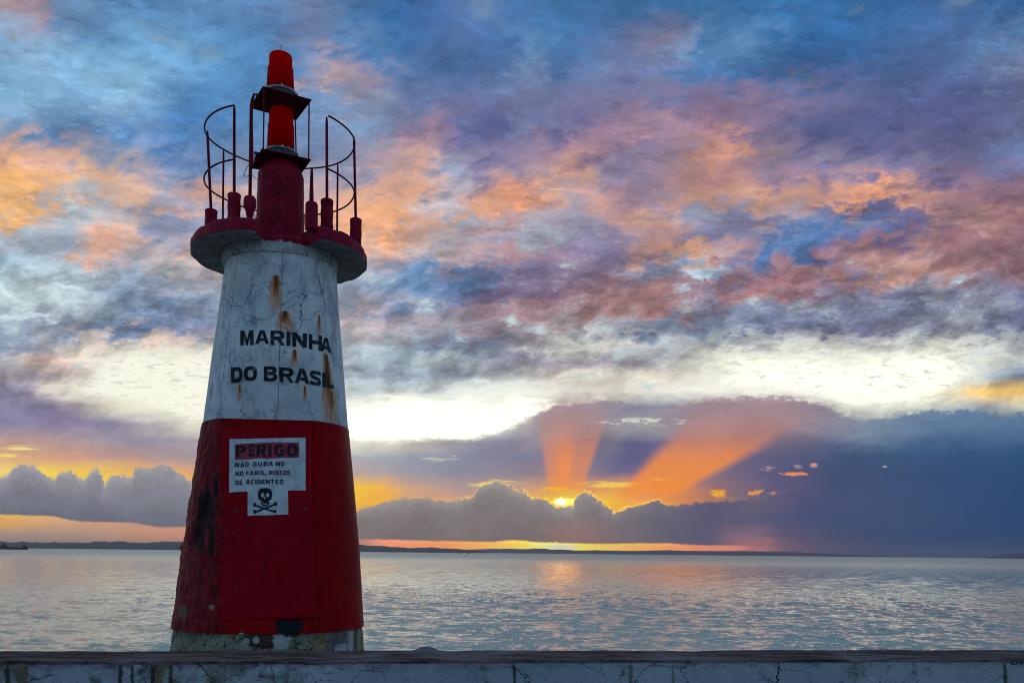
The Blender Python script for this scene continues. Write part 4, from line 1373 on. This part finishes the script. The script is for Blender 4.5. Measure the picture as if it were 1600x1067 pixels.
hl = lantern(xl, zl, 238, 236, 172, 21.5, 18.5, False)
hu = lantern(xu, zu, 145, 142, 86, 21.8, 17.6, True)
b = MB()
xs_, zs_ = loc(438, 81, 0)
xs2, zs2 = loc(437.6, 69.5, 0)
b.tube([(xs_, 0, zu + hu - 0.005), (xs2, 0, zs2)], [0.006, 0.004], 8)
b.build('spike', M_ring, tower)
# rods joining the plates at their corners
for sx, sy in ((-1, -1), (1, -1), (1, 1), (-1, 1)):
    h_ = PLS / 2 - 0.022
    def cn(x, rot): return (x + sx * h_ * math.cos(rot) - sy * h_ * math.sin(rot), sx * h_ * math.sin(rot) + sy * h_ * math.cos(rot))
    p0, p1 = cn(xl, PR1), cn(xu, PR2)
    b = MB()
    b.tube([(*p0, zl - 0.02), (*p1, zu + 0.012)], 0.0085, 10)
    b.build('plate_rod', M_iron, tower, smooth=True)

# ---- railing: sockets, posts and two hoops
r_rail = 115.0 * KX
z_top_rail = ZC(438.5, 216)
z_mid_rail = ZC(438.5, 294.5)


def gal(th, r_=None):
    r_ = r_rail if r_ is None else r_
    return gx + r_ * math.sin(R(th)), -r_ * math.cos(R(th))


posts = [(-86, 324, 205, 330, 330, 0.30), (-39.5, 366, 171, 366, 305, 0.30), (39.5, 510.5, 177, 511, 314, 0.30), (86, 553, 214, 556, 344, 0.28), (-127, None, 0, 0, 0, 0.2), (127, None, 0, 0, 0, 0.2)]
for th, pxt, pyt, pxb, pyb, sh_ in posts:
    x, y = gal(th)
    if pxt is None:
        top = (x, y, z_top_rail)
        bot_ = (x, y, z_sl_t)
        sock = None
    else:
        xt, zt_ = loc(pxt, pyt, y)
        xb, zb_ = loc(pxb, pyb, y)
        if abs(th) < 60:
            zt_ = z_top_rail + 0.004
        top, bot_ = (xt, y, zt_), (xb, y, zb_ - 0.03)
        b = MB()
        zz = np.linspace(z_sl_t - 0.03, zb_, 6)
        b.lathe(xb, y, [(0.066 + 0.006 * (i % 2), z) for i, z in enumerate(zz)] + [(0.058, zb_ + 0.014), (0.02, zb_ + 0.018)], 18)
        sock = b.build('post_socket', M_redc, tower, smooth=True)
    b = MB()
    r0 = 0.0165 if pxt else 0.013
    b.tube([bot_, tuple(np.array(bot_) * 0.06 + np.array(top) * 0.94), top], [r0, r0 * 0.9, r0 * 0.55], 10)
    b.build('railing_post', M_iron, tower, smooth=True)
# tall bent handrail beside the entry, on a half broken socket
y4 = gal(-25)[1]
x0, z0 = loc(390.5, 310, y4)
q = [loc(px, py, y4) for px, py in ((390.5, 316), (391.5, 250), (392.5, 180), (393, 165), (394.5, 155), (397.5, 147), (400, 147), (403, 152))]
b = MB()
b.tube([(a, y4, c) for a, c in q], [0.0185] * 4 + [0.016, 0.013, 0.012, 0.010], 10)
b.build('handrail', M_iron, tower, smooth=True)
b = MB()
zA, zBk, zCk = loc(390.5, 309, y4)[1], loc(390.5, 327, y4)[1], z_sl_t - 0.03
b.lathe(x0, y4, [(0.034, zCk), (0.030, zCk + (zBk - zCk) * 0.35), (0.040, zCk + (zBk - zCk) * 0.7), (0.050, zBk - 0.01), (0.066, zBk + 0.02), (0.067, (zA + zBk) / 2), (0.063, zA - 0.01), (0.05, zA + 0.008), (0.015, zA + 0.012)], 16)
b.build('broken_socket', M_redc, tower, smooth=True)
# stub post on the other side
y5 = gal(25)[1]
x5, z5 = loc(487, 317, y5)
b = MB()
b.lathe(x5, y5, [(0.070, z_sl_t - 0.03), (0.068, z5 - 0.03), (0.062, z5 - 0.005), (0.045, z5 + 0.006), (0.02, z5 + 0.012)], 18)
b.build('post_socket', M_redc, tower, smooth=True)
b = MB()
pt = [loc(px, py, y5) for px, py in ((486.6, 320), (486.8, 285), (487.2, 268), (487.3, 262))]
b.tube([(a, y5, c) for a, c in pt], [0.026, 0.019, 0.016, 0.007], 10)
b.build('stub_post', M_iron, tower, smooth=True)
for zr, nm in ((z_top_rail, 'top_rail'), (z_mid_rail, 'middle_rail')):
    b = MB()
    pts = []
    for a in np.linspace(35.4, 322.4, 90):
        sag = 0.012 * math.sin(R(a * 5)) + 0.02 * math.sin(R(a - 30))
        x, y = gal(a, r_rail + 0.008 * math.sin(R(a * 3)))
        pts.append((x, y, zr + 0.4 * sag))
    b.tube(pts, 0.0100, 8)
    b.build(nm, M_iron, tower, smooth=True)

# ---- small box with its panel under the lower plate's left corner, loose wires
xb, zb_ = loc(401, 243, -0.18)
b = MB()
b.box((xb + 0.01, -0.12, zb_ - 0.03), (0.06, 0.07, 0.09), R(20))
jb = b.build('junction_box', M_plate, tower, bevel=0.004)
M_panel = simple('blue_glass_panel', (0.05, 0.09, 0.16), 0.12, 0.0, var=0.1, scale=4, bump=0.02, spec=0.6)
b = MB()
b.box((xb + 0.005, -0.13, zb_ + 0.040), (0.085, 0.08, 0.010), R(20))
b.build('solar_panel', M_panel, jb, bevel=0.002)


def wire(name, pts, y, r=0.0035):
    P3 = []
    cp = [loc(px, py, y) for px, py in pts]
    n = len(cp)
    for i in range(n - 1):
        p0, p1, p2, p3 = cp[max(i - 1, 0)], cp[i], cp[i + 1], cp[min(i + 2, n - 1)]
        for t in np.linspace(0, 1, 6, endpoint=False):
            P3.append(tuple(0.5 * ((2 * p1[k]) + (-p0[k] + p2[k]) * t + (2 * p0[k] - 5 * p1[k] + 4 * p2[k] - p3[k]) * t * t + (-p0[k] + 3 * p1[k] - 3 * p2[k] + p3[k]) * t ** 3) for k in (0, 1)))
    P3.append(cp[-1])
    b = MB()
    b.tube([(a, y, c) for a, c in P3], r, 6)
    return b.build(name, M_cable, tower, smooth=True)


wire('cable', [(390, 256), (386, 262), (381, 273), (386, 276), (391, 271), (392, 262)], -0.72)
wire('cable', [(394, 274), (398, 278), (402, 281)], -0.60)
wire('cable', [(395, 335), (399, 340), (401, 346), (400, 352)], -0.60)
M_redwire = simple('red_wire', (0.45, 0.10, 0.11), 0.5, var=0.15)
o = wire('looped_cable', [(402, 330), (402, 348), (405, 358), (412, 366), (425, 371), (442, 372.5), (460, 371), (468, 366), (474, 356), (475.5, 346), (475.5, 335)], -0.52, 0.005)
o.data.materials[0] = M_redwire


# ------------------------------------------------------------------ sea wall in front
def wall_mats():
    m, gg = mat('peeling_blue_white_wall')
    co = gg.co
    X, Y, Z = gg.sep(co)
    big = gg.noise(co, 1.3, 6, 0.62)
    n = gg.noise(co, 5.0, 8, 0.68)
    f = gg.noise(co, 26.0, 6, 0.68)
    lft = gg.step(X, 0.2, -1.6)
    c = gg.mix(gg.step(big, 0.35, 0.65), (0.36, 0.41, 0.47), (0.46, 0.50, 0.53))
    c = gg.mix(gg.mul(gg.step(gg.noise(co, 3.4, 7, 0.7), 0.44, 0.62), gg.add(0.25, gg.mul(lft, 0.5))), c, (0.30, 0.33, 0.35))
    c = gg.mix(gg.mul(gg.step(n, gg.add(0.55, gg.mul(lft, -0.09)), gg.add(0.68, gg.mul(lft, -0.08))), 0.85), c, (0.13, 0.125, 0.10))
    flk = gg.noise(gg.vm('MULTIPLY', co, (1.0, 1.0, 2.2)), 15.0, 8, 0.72)
    c = gg.mix(gg.mul(gg.step(flk, 0.56, 0.62), gg.step(big, 0.40, 0.60), gg.add(0.45, gg.mul(lft, 0.45))), c, (0.055, 0.048, 0.036))
    c = gg.mix(gg.mul(gg.step(flk, 0.40, 0.34), 0.6), c, (0.62, 0.66, 0.68))
    edge = gg.mul(gg.step(gg.add(Z, gg.mul(gg.sub(flk, 0.5), 0.16)), wtop_z - 0.055, wtop_z + 0.01), gg.add(0.40, gg.mul(lft, 0.5)))
    c = gg.mix(edge, c, (0.10, 0.085, 0.07))
    c = gg.mix(gg.mul(gg.step(f, 0.57, 0.68), gg.step(n, 0.46, 0.6), 0.85), c, (0.05, 0.045, 0.035))
    ck = gg.m('MAXIMUM', crack_mask(gg, co, 2.6, 0.012, 3.3), gg.mul(crack_mask(gg, co, 5.5, 0.012, 8.8), 0.8))
    c = gg.mix(ck, c, (0.012, 0.012, 0.012))
    # damp mossy runs at drains
    for px, w, cc in ((188, 4, (0.035, 0.03, 0.018)), (207, 3.5, (0.03, 0.03, 0.02)), (241, 5, (0.03, 0.026, 0.015)), (12, 5, (0.04, 0.035, 0.02)), (36, 12, (0.16, 0.13, 0.08)), (268, 4, (0.07, 0.06, 0.04)), (250, 8, (0.2, 0.15, 0.07)), (803, 3, (0.05, 0.05, 0.05)), (985, 4, (0.16, 0.16, 0.14)), (1050, 3, (0.2, 0.2, 0.18)), (1570, 4, (0.08, 0.07, 0.06))):
        xc = at(px, 1050, float(np.interp(px, (0, 1600), (wallY(0), wallY(1600)))))[0]
        d = gg.mul(gg.sub(gg.add(X, gg.mul(gg.sub(n, 0.5), 0.05)), xc), 1 / (w * 0.0026))
        k = gg.m('POWER', 0.3679, gg.mul(d, d))
        k = gg.step(gg.add(k, gg.mul(gg.sub(flk, 0.5), 1.5), gg.mul(gg.sub(f, 0.5), 0.7)), 0.25, 0.8)
        k = gg.mul(k, gg.step(Z, wtop_z - 0.006, wtop_z - 0.03))
        c = gg.mix(gg.mul(k, 0.92), c, cc)
    setp(gg, c, 0.75, normal=gg.bump(gg.add(gg.mul(n, 0.8), gg.mul(f, 0.4), gg.mul(ck, -0.9)), 0.75, 0.012), spec=0.25)
    m2, g2 = mat('stained_wall_top')
    co = g2.co
    st = g2.vm('MULTIPLY', co, (0.55, 2.2, 1.0))
    n = g2.noise(st, 6.0, 8, 0.68)
    n2 = g2.noise(co, 1.6, 5, 0.6)
    f = g2.noise(st, 34.0, 5, 0.65)
    c = g2.mix(g2.step(n, 0.40, 0.58), (0.040, 0.020, 0.017), (0.15, 0.105, 0.095))
    _, ty_, _ = g2.sep(co)
    c = g2.mix(g2.mul(g2.step(n2, 0.46, 0.60), g2.step(n, 0.35, 0.6), 0.85), c, (0.21, 0.19, 0.185))
    c = g2.mix(g2.mul(g2.step(f, 0.60, 0.72), 0.8), c, (0.24, 0.22, 0.21))
    c = g2.mix(g2.mul(g2.step(f, 0.42, 0.34), 0.8), c, (0.02, 0.014, 0.012))
    setp(g2, c, 0.85, normal=g2.bump(g2.add(n, g2.mul(f, 0.5)), 0.8, 0.012), spec=0.2)
    return m, m2


wtop_z = 1.05
def wallY(px):
    """distance of the wall's front top edge on the sight line px"""
    py = float(np.interp(px, (0, 1600), (1033.5, 1030.0)))
    return (wtop_z - EYE) / ray(px, py)[1]
def wallB(px):
    py = float(np.interp(px, (0, 1600), (1016.5, 1015.0)))
    return (wtop_z - EYE) / ray(px, py)[1]


fa = Vector(at(0, 1033.5, wallY(0)))
fb = Vector(at(1600, 1030, wallY(1600)))
ba = Vector(at(0, 1016.5, wallB(0)))
bb_ = Vector(at(1600, 1015, wallB(1600)))
fd = (fb - fa); fd.z = 0; fd.normalize()
nrm_ = Vector((-fd.y, fd.x, 0))
thick = 0.5 * ((ba - fa).dot(nrm_) + (bb_ - fb).dot(nrm_))
M_wall, M_wtop = wall_mats()
wall = empty('sea_wall', (0, 0, 0))
tag(wall, 'low peeling pale blue parapet wall with a stained brown top, across the foreground', 'wall')
NW = 900
SX = np.linspace(-7.0, 13.0, NW)
rows_b, rows_t = [], []
lump = at(667, 1012, wallB(667))
sl = (Vector(lump) - fa).dot(fd)
for s_ in SX:
    o_ = fa + fd * s_
    e1 = (float(vnoise(s_ * 3.0, 0.5, seed=41, octaves=5, rough=0.6)) - 0.5)
    e2 = (float(vnoise(s_ * 9.0, 1.5, seed=42, octaves=4, rough=0.6)) - 0.5)
    chip_ = max(0.0, float(vnoise(s_ * 5.0, 2.5, seed=43, octaves=3)) - 0.62) * 0.10
    e3 = (float(vnoise(s_ * 2.5, 3.5, seed=44, octaves=5, rough=0.62)) - 0.5)
    lp = 0.021 * math.exp(-((s_ - sl) / 0.05) ** 4)
    zf = wtop_z + 0.008 * e1 - chip_ * 0.5
    zb2 = wtop_z + 0.012 * e3 + lp
    pf = o_ + nrm_ * (0.006 * e2 + chip_)
    pb = o_ + nrm_ * (thick + 0.03 * e3)
    rows_b.append([(o_.x, o_.y, -0.02), (o_.x + 0.003, o_.y + nrm_.y * 0.004, 0.5), (pf.x - nrm_.x * chip_, pf.y - nrm_.y * chip_, wtop_z - 0.10), (pf.x, pf.y, zf - 0.012)])
    mids = []
    for t in np.linspace(0, 1, 9):
        p = (pf + nrm_ * 0.004).lerp(pb, t)
        z = zf + (zb2 - zf) * t + 0.006 * (float(vnoise(s_ * 4, t * 3, seed=45, octaves=4)) - 0.5)
        mids.append((p.x, p.y, z))
    rows_t.append([(pf.x, pf.y, zf - 0.012)] + mids + [(pb.x + nrm_.x * 0.01, pb.y + nrm_.y * 0.01, zb2 - 0.03), (pb.x, pb.y, -0.02)])
b = MB()
b.grid(rows_b)
b.build('wall_face', M_wall, wall, smooth=True, weld=False)
b = MB()
b.grid(rows_t)
b.build('wall_top', M_wtop, wall, smooth=True, weld=False)

# ------------------------------------------------------------------ promenade and the tower's platform
M_conc = simple('worn_concrete', (0.22, 0.21, 0.20), 0.9, var=0.25, scale=2.0)
SEA = -4.0
b = MB()
q0 = fa + fd * -7 + nrm_ * 0.2
q1 = fa + fd * 13 + nrm_ * 0.2
b.prism([(-30, -30), (30, -30), (30, q1.y + 1), (q1.x, q1.y), (q0.x, q0.y), (-30, q0.y - 1)], SEA - 1.5, 0.0)
tag(b.build('promenade', M_conc), kind='structure')
b = MB()
b.prism([(q0.x, q0.y + 0.003), (q1.x, q1.y + 0.003), (4.0, 9.0), (0.5, 12.2), (-6.5, 12.4), (-9.0, 9.5)], SEA - 1.5, -0.02)
tag(b.build('platform', M_conc), kind='structure')


# ------------------------------------------------------------------ sea
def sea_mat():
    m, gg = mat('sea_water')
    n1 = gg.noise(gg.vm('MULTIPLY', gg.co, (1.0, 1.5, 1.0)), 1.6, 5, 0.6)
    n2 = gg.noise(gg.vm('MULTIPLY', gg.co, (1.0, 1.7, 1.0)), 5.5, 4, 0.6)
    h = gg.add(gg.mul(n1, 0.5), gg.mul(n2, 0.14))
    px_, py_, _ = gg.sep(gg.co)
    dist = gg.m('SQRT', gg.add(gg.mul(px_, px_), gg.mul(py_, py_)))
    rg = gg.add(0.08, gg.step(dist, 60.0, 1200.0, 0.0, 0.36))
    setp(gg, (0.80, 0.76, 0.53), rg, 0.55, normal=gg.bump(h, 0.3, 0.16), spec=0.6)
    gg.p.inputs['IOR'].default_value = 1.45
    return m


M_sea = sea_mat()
n_r, n_a = 1750, 840
rad = np.concatenate([np.geomspace(12.0, 39.5, 60), np.geomspace(40.0, 2600.0, n_r), np.geomspace(2700.0, 20000.0, 60)])
azs = np.linspace(R(-44), R(44), n_a)
RR, AA = np.meshgrid(rad, azs, indexing='ij')
XX, YY = RR * np.sin(AA), RR * np.cos(AA)
ZZ = np.zeros_like(XX)
WAVE_S, WAVE_L = 0.0165, 0.0028
dr = RR * (math.log(2600 / 40) / n_r)
da = RR * (azs[1] - azs[0])
spc = np.maximum(dr, da)
gust = vnoise(XX / 60.0, YY / 110.0, seed=51, octaves=3)
patch = 0.45 + np.clip((vnoise(XX / 2.6, YY / 1.3, seed=53, octaves=4, rough=0.65) - 0.45) * 4.0, 0, 1.6)
for i in range(84):
    short = i % 2 == 0
    lam = 0.38 * (1.1 / 0.38) ** rng.random() if short else 1.2 * (4.0 / 1.2) ** rng.random()
    th = R(258) + rng.normal(0, 0.36)
    k = 2 * math.pi / lam
    amp = (WAVE_S if short else WAVE_L * min(1.0, 2.2 / lam)) * lam ** 0.9 * (0.6 + 0.8 * rng.random())
    fade = np.clip((lam / spc - 2.2) / 1.5, 0, 1)
    ph = k * (XX * math.cos(th) + YY * math.sin(th)) + rng.random() * 6.28
    w_ = amp * fade * np.sin(ph + 0.4 * np.sin(ph))
    ZZ += w_ * patch if short else w_
# gusts: patches of calmer and rougher water
ZZ *= 0.7 + 0.7 * gust
me = bpy.data.meshes.new('sea')
V = np.stack([XX, YY, ZZ + SEA], -1).reshape(-1, 3).astype(np.float32)
nr2 = len(rad)
I = np.arange(nr2 * n_a).reshape(nr2, n_a)
Fq = np.stack([I[:-1, :-1], I[:-1, 1:], I[1:, 1:], I[1:, :-1]], -1).reshape(-1, 4)[:, ::-1].astype(np.int32)
me.vertices.add(len(V))
me.vertices.foreach_set('co', V.ravel())
me.loops.add(Fq.size)
me.loops.foreach_set('vertex_index', Fq.ravel())
me.polygons.add(len(Fq))
me.polygons.foreach_set('loop_start', np.arange(0, Fq.size, 4, dtype=np.int32))
me.polygons.foreach_set('loop_total', np.full(len(Fq), 4, dtype=np.int32))
me.update()
me.polygons.foreach_set('use_smooth', np.ones(len(Fq), dtype=bool))
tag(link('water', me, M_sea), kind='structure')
# the bay round and behind the shore, out of view
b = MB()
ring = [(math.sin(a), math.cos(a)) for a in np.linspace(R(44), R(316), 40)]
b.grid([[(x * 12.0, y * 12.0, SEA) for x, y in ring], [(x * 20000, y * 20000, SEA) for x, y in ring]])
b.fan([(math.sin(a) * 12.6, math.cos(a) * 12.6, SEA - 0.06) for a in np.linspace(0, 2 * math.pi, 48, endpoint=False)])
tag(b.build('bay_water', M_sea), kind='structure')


# ------------------------------------------------------------------ far shores
def land(name, Y, tops, base_px, m, depth, seed):
    xs = np.arange(tops[0][0], tops[-1][0] + 0.1, 1.5)
    tp = np.interp(xs, [t[0] for t in tops], [t[1] for t in tops])
    rows_ = [[], [], [], [], [], []]
    for px, py in zip(xs, tp):
        a, bz = ray(px, py)
        hz = H0 + (px - 800) * math.tan(ROLL)
        H = max(0.5, (hz - py + 0.9) / F * Y) * (0.94 + 0.12 * float(vnoise(px * 0.25, 0.5, seed=seed, octaves=3)))
        k = float(vnoise(px * 0.06, 3.3, seed=seed + 1, octaves=3))
        for j, (dy_, hh) in enumerate(((0, 0.0), (0.02, 0.10), (0.25, 0.42 + 0.25 * k), (0.6, 1.0), (0.8, 0.8), (1.0, 0.0))):
            y = Y + depth * (dy_ - 0.6)
            rows_[j].append((a * y, y, SEA - 1 + H * hh + (1 if hh == 0 and False else 0)))
    b = MB()
    b.grid(rows_)
    return tag(b.build(name, m, smooth=True), kind='structure')


M_hill = simple('wooded_hill', (0.055, 0.065, 0.06), 0.95, var=0.35, scale=0.004, bump=0.0)
land('hills', 9000, [(-260, 846), (-150, 843), (-60, 844), (0, 844.5), (12, 846.5), (22, 847), (36, 845), (46, 847), (58, 846.5), (72, 847.5), (85, 846.3), (95, 847.5), (105, 846.8), (140, 847.5), (146, 845.5), (165, 845.2), (172, 846.5), (182, 845), (193, 845.3), (201, 847.2), (215, 847), (225, 847.8), (245, 846.5), (256, 845), (275, 845.8), (300, 845.5), (380, 846), (480, 849), (560, 850), (576, 852), (597, 852.3), (612, 854), (632, 854.5), (640, 856), (652, 855), (668, 855), (676, 854.5), (690, 856), (705, 856.5), (730, 858.3), (760, 861)], 0, M_hill, 1500, 61)
land('far_shore', 16000, [(640, 861), (700, 859.5), (760, 857.6), (800, 857.2), (822, 857.8), (835, 856.8), (850, 857), (862, 858.5), (878, 858.4), (900, 860), (930, 859.6), (962, 860.2), (985, 860.6), (1020, 860), (1045, 859.3), (1070, 860.4), (1120, 860.8), (1160, 860.6), (1200, 861.4), (1240, 862.5), (1290, 864.6), (1340, 867), (1400, 869)], 0, M_hill, 2500, 71)
land('headland', 13000, [(1530, 871.2), (1545, 869.8), (1555, 868.6), (1562, 867.6), (1570, 866), (1580, 864.8), (1590, 865), (1600, 864.2), (1640, 862), (1700, 864), (1800, 866), (1850, 871)], 0, M_hill, 2000, 81)

# ------------------------------------------------------------------ vessels
M_hull = simple('dark_hull', (0.012, 0.009, 0.012), 0.6, scale=0.2)
M_cabin = simple('dark_superstructure', (0.035, 0.022, 0.03), 0.6, scale=0.3)
YS = 2600.0
SC = YS / F
ox = at(20, 856, YS)[0]
ship = empty('cargo_ship', (ox, YS, SEA))
tag(ship, 'long dark low cargo ship lying off the hills at the left edge', 'ship')
def sxp(px): return at(px, 856, YS)[0] - ox
b = MB()
L0, L1 = sxp(-22), sxp(44)
secs = []
for t in np.linspace(0, 1, 24):
    x = L0 + (L1 - L0) * t
    w = 8.0 * min(1, (t / 0.06) ** 0.5 if t > 0 else 0.05, ((1 - t) / 0.10) ** 0.6 if t < 1 else 0.03)
    w = max(w, 0.2)
    sheer = 6.2 + 0.9 * max(0, t - 0.85) / 0.15 + 0.6 * max(0, 0.12 - t) / 0.12
    fl = 0.72 if t > 0.9 else 0.94
    secs.append([(x, -w, sheer), (x, -w * fl, 0.0), (x, -w * 0.5, -1.5), (x, w * 0.5, -1.5), (x, w * fl, 0.0), (x, w, sheer)])
b.grid(secs, True)
b.fan(secs[0]); b.fan(secs[-1])
hull = b.build('hull', M_hull, ship, smooth=True)
b = MB()
for cx, w, h0, h1, d in ((sxp(3), 9 * SC, 6.2, 9.5, 9), (sxp(5.5), 5 * SC, 9.5, 13.2, 8), (sxp(6), 2.6 * SC, 13.2, 15.5, 6), (sxp(10), 4 * SC, 6.2, 9.8, 9)):
    b.box((cx, 0, (h0 + h1) / 2), (w, d, h1 - h0))
b.build('deckhouse', M_cabin, ship)
b = MB()
b.lathe(sxp(8.2), 0, [(1.3, 9), (1.2, 13.8), (1.0, 14.0)], 14)
b.build('funnel', M_cabin, ship)
b = MB()
b.box((sxp(38), 0, 8.2), (4.5 * SC, 7, 4.0))
b.box((sxp(37.8), 0, 10.8), (2 * SC, 5, 2.2))
b.build('forecastle', M_cabin, ship)
for px, h in ((5.6, 18.5), (41, 12.5), (37, 14), (24, 9)):
    b = MB()
    b.tube([(sxp(px), 0, 5.5), (sxp(px), 0, h)], 0.35, 6)
    b.build('mast', M_cabin, ship)

M_sail = simple('pale_sailcloth', (0.75, 0.75, 0.72), 0.8, scale=0.5)
YB = 7000.0
bx = at(1283, 867, YB)[0]
boat = empty('sailing_boat', (bx, YB, SEA))
tag(boat, 'tiny pale sailing boat far out near the horizon on the right', 'boat')
b = MB()
secs = []
for t in np.linspace(0, 1, 12):
    w = max(0.1, 2.2 * math.sin(math.pi * min(1, 0.15 + t * 0.85)) ** 0.7)
    secs.append([(-9 + 18 * t, -w, 2.4), (-9 + 18 * t, -w * 0.6, 0), (-9 + 18 * t, w * 0.6, 0), (-9 + 18 * t, w, 2.4)])
b.grid(secs, True); b.fan(secs[0]); b.fan(secs[-1])
b.build('hull', M_sail, boat)
b = MB(); b.tube([(1, 0, 2), (1, 0, 21)], 0.18, 6); b.build('mast', M_cabin, boat)
for nm, tri in (('mainsail', [(1.3, 4), (9.5, 4.4), (1.4, 20.5)]), ('jib', [(0.6, 3.6), (-8, 3.4), (0.8, 18)])):
    b = MB()
    A_ = [(x, -0.05, z) for x, z in tri]
    B_ = [(x, 0.05, z) for x, z in tri]
    b.grid([A_, B_], True); b.fan(A_); b.fan(B_)
    b.build(nm, M_sail, boat)
for px, yb_, lab in ((717.5, 4200.0, 'tiny dark fishing boat under the orange glow, the left one of a pair'), (732.5, 3900.0, 'tiny dark fishing boat under the orange glow, the right one of a pair')):
    x = at(px, 859, yb_)[0]
    e = empty('fishing_boat', (x, yb_, SEA))
    tag(e, lab, 'boat', 'small fishing boats offshore')
    b = MB()
    secs = []
    for t in np.linspace(0, 1, 10):
        w = max(0.1, 1.6 * math.sin(math.pi * min(1, 0.2 + t * 0.8)) ** 0.7)
        secs.append([(-4 + 8 * t, -w, 1.8 + 0.8 * t * t), (-4 + 8 * t, -w * 0.6, 0), (-4 + 8 * t, w * 0.6, 0), (-4 + 8 * t, w, 1.8 + 0.8 * t * t)])
    b.grid(secs, True); b.fan(secs[0]); b.fan(secs[-1])
    b.build('hull', M_hull, e)
    b = MB(); b.box((-1.0, 0, 3.0), (2.6, 2.0, 2.6)); b.build('wheelhouse', M_cabin, e)
    b = MB(); b.tube([(0.8, 0, 1.5), (0.8, 0, 6.5)], 0.12, 6); b.build('mast', M_cabin, e)


# ------------------------------------------------------------------ sea haze
def haze(density):
    m = bpy.data.materials.new('sea_haze')
    m.use_nodes = True
    nt = m.node_tree
    nt.nodes.clear()
    o = nt.nodes.new('ShaderNodeOutputMaterial')
    v = nt.nodes.new('ShaderNodeVolumePrincipled')
    v.inputs['Color'].default_value = (0.72, 0.80, 0.95, 1)
    v.inputs['Density'].default_value = density
    v.inputs['Anisotropy'].default_value = 0.7
    nt.links.new(v.outputs[0], o.inputs['Volume'])
    b = MB()
    b.box((0, 0, 87), (41000, 41000, 186))
    tag(b.build('haze', m), kind='stuff')


haze(4.6e-5)
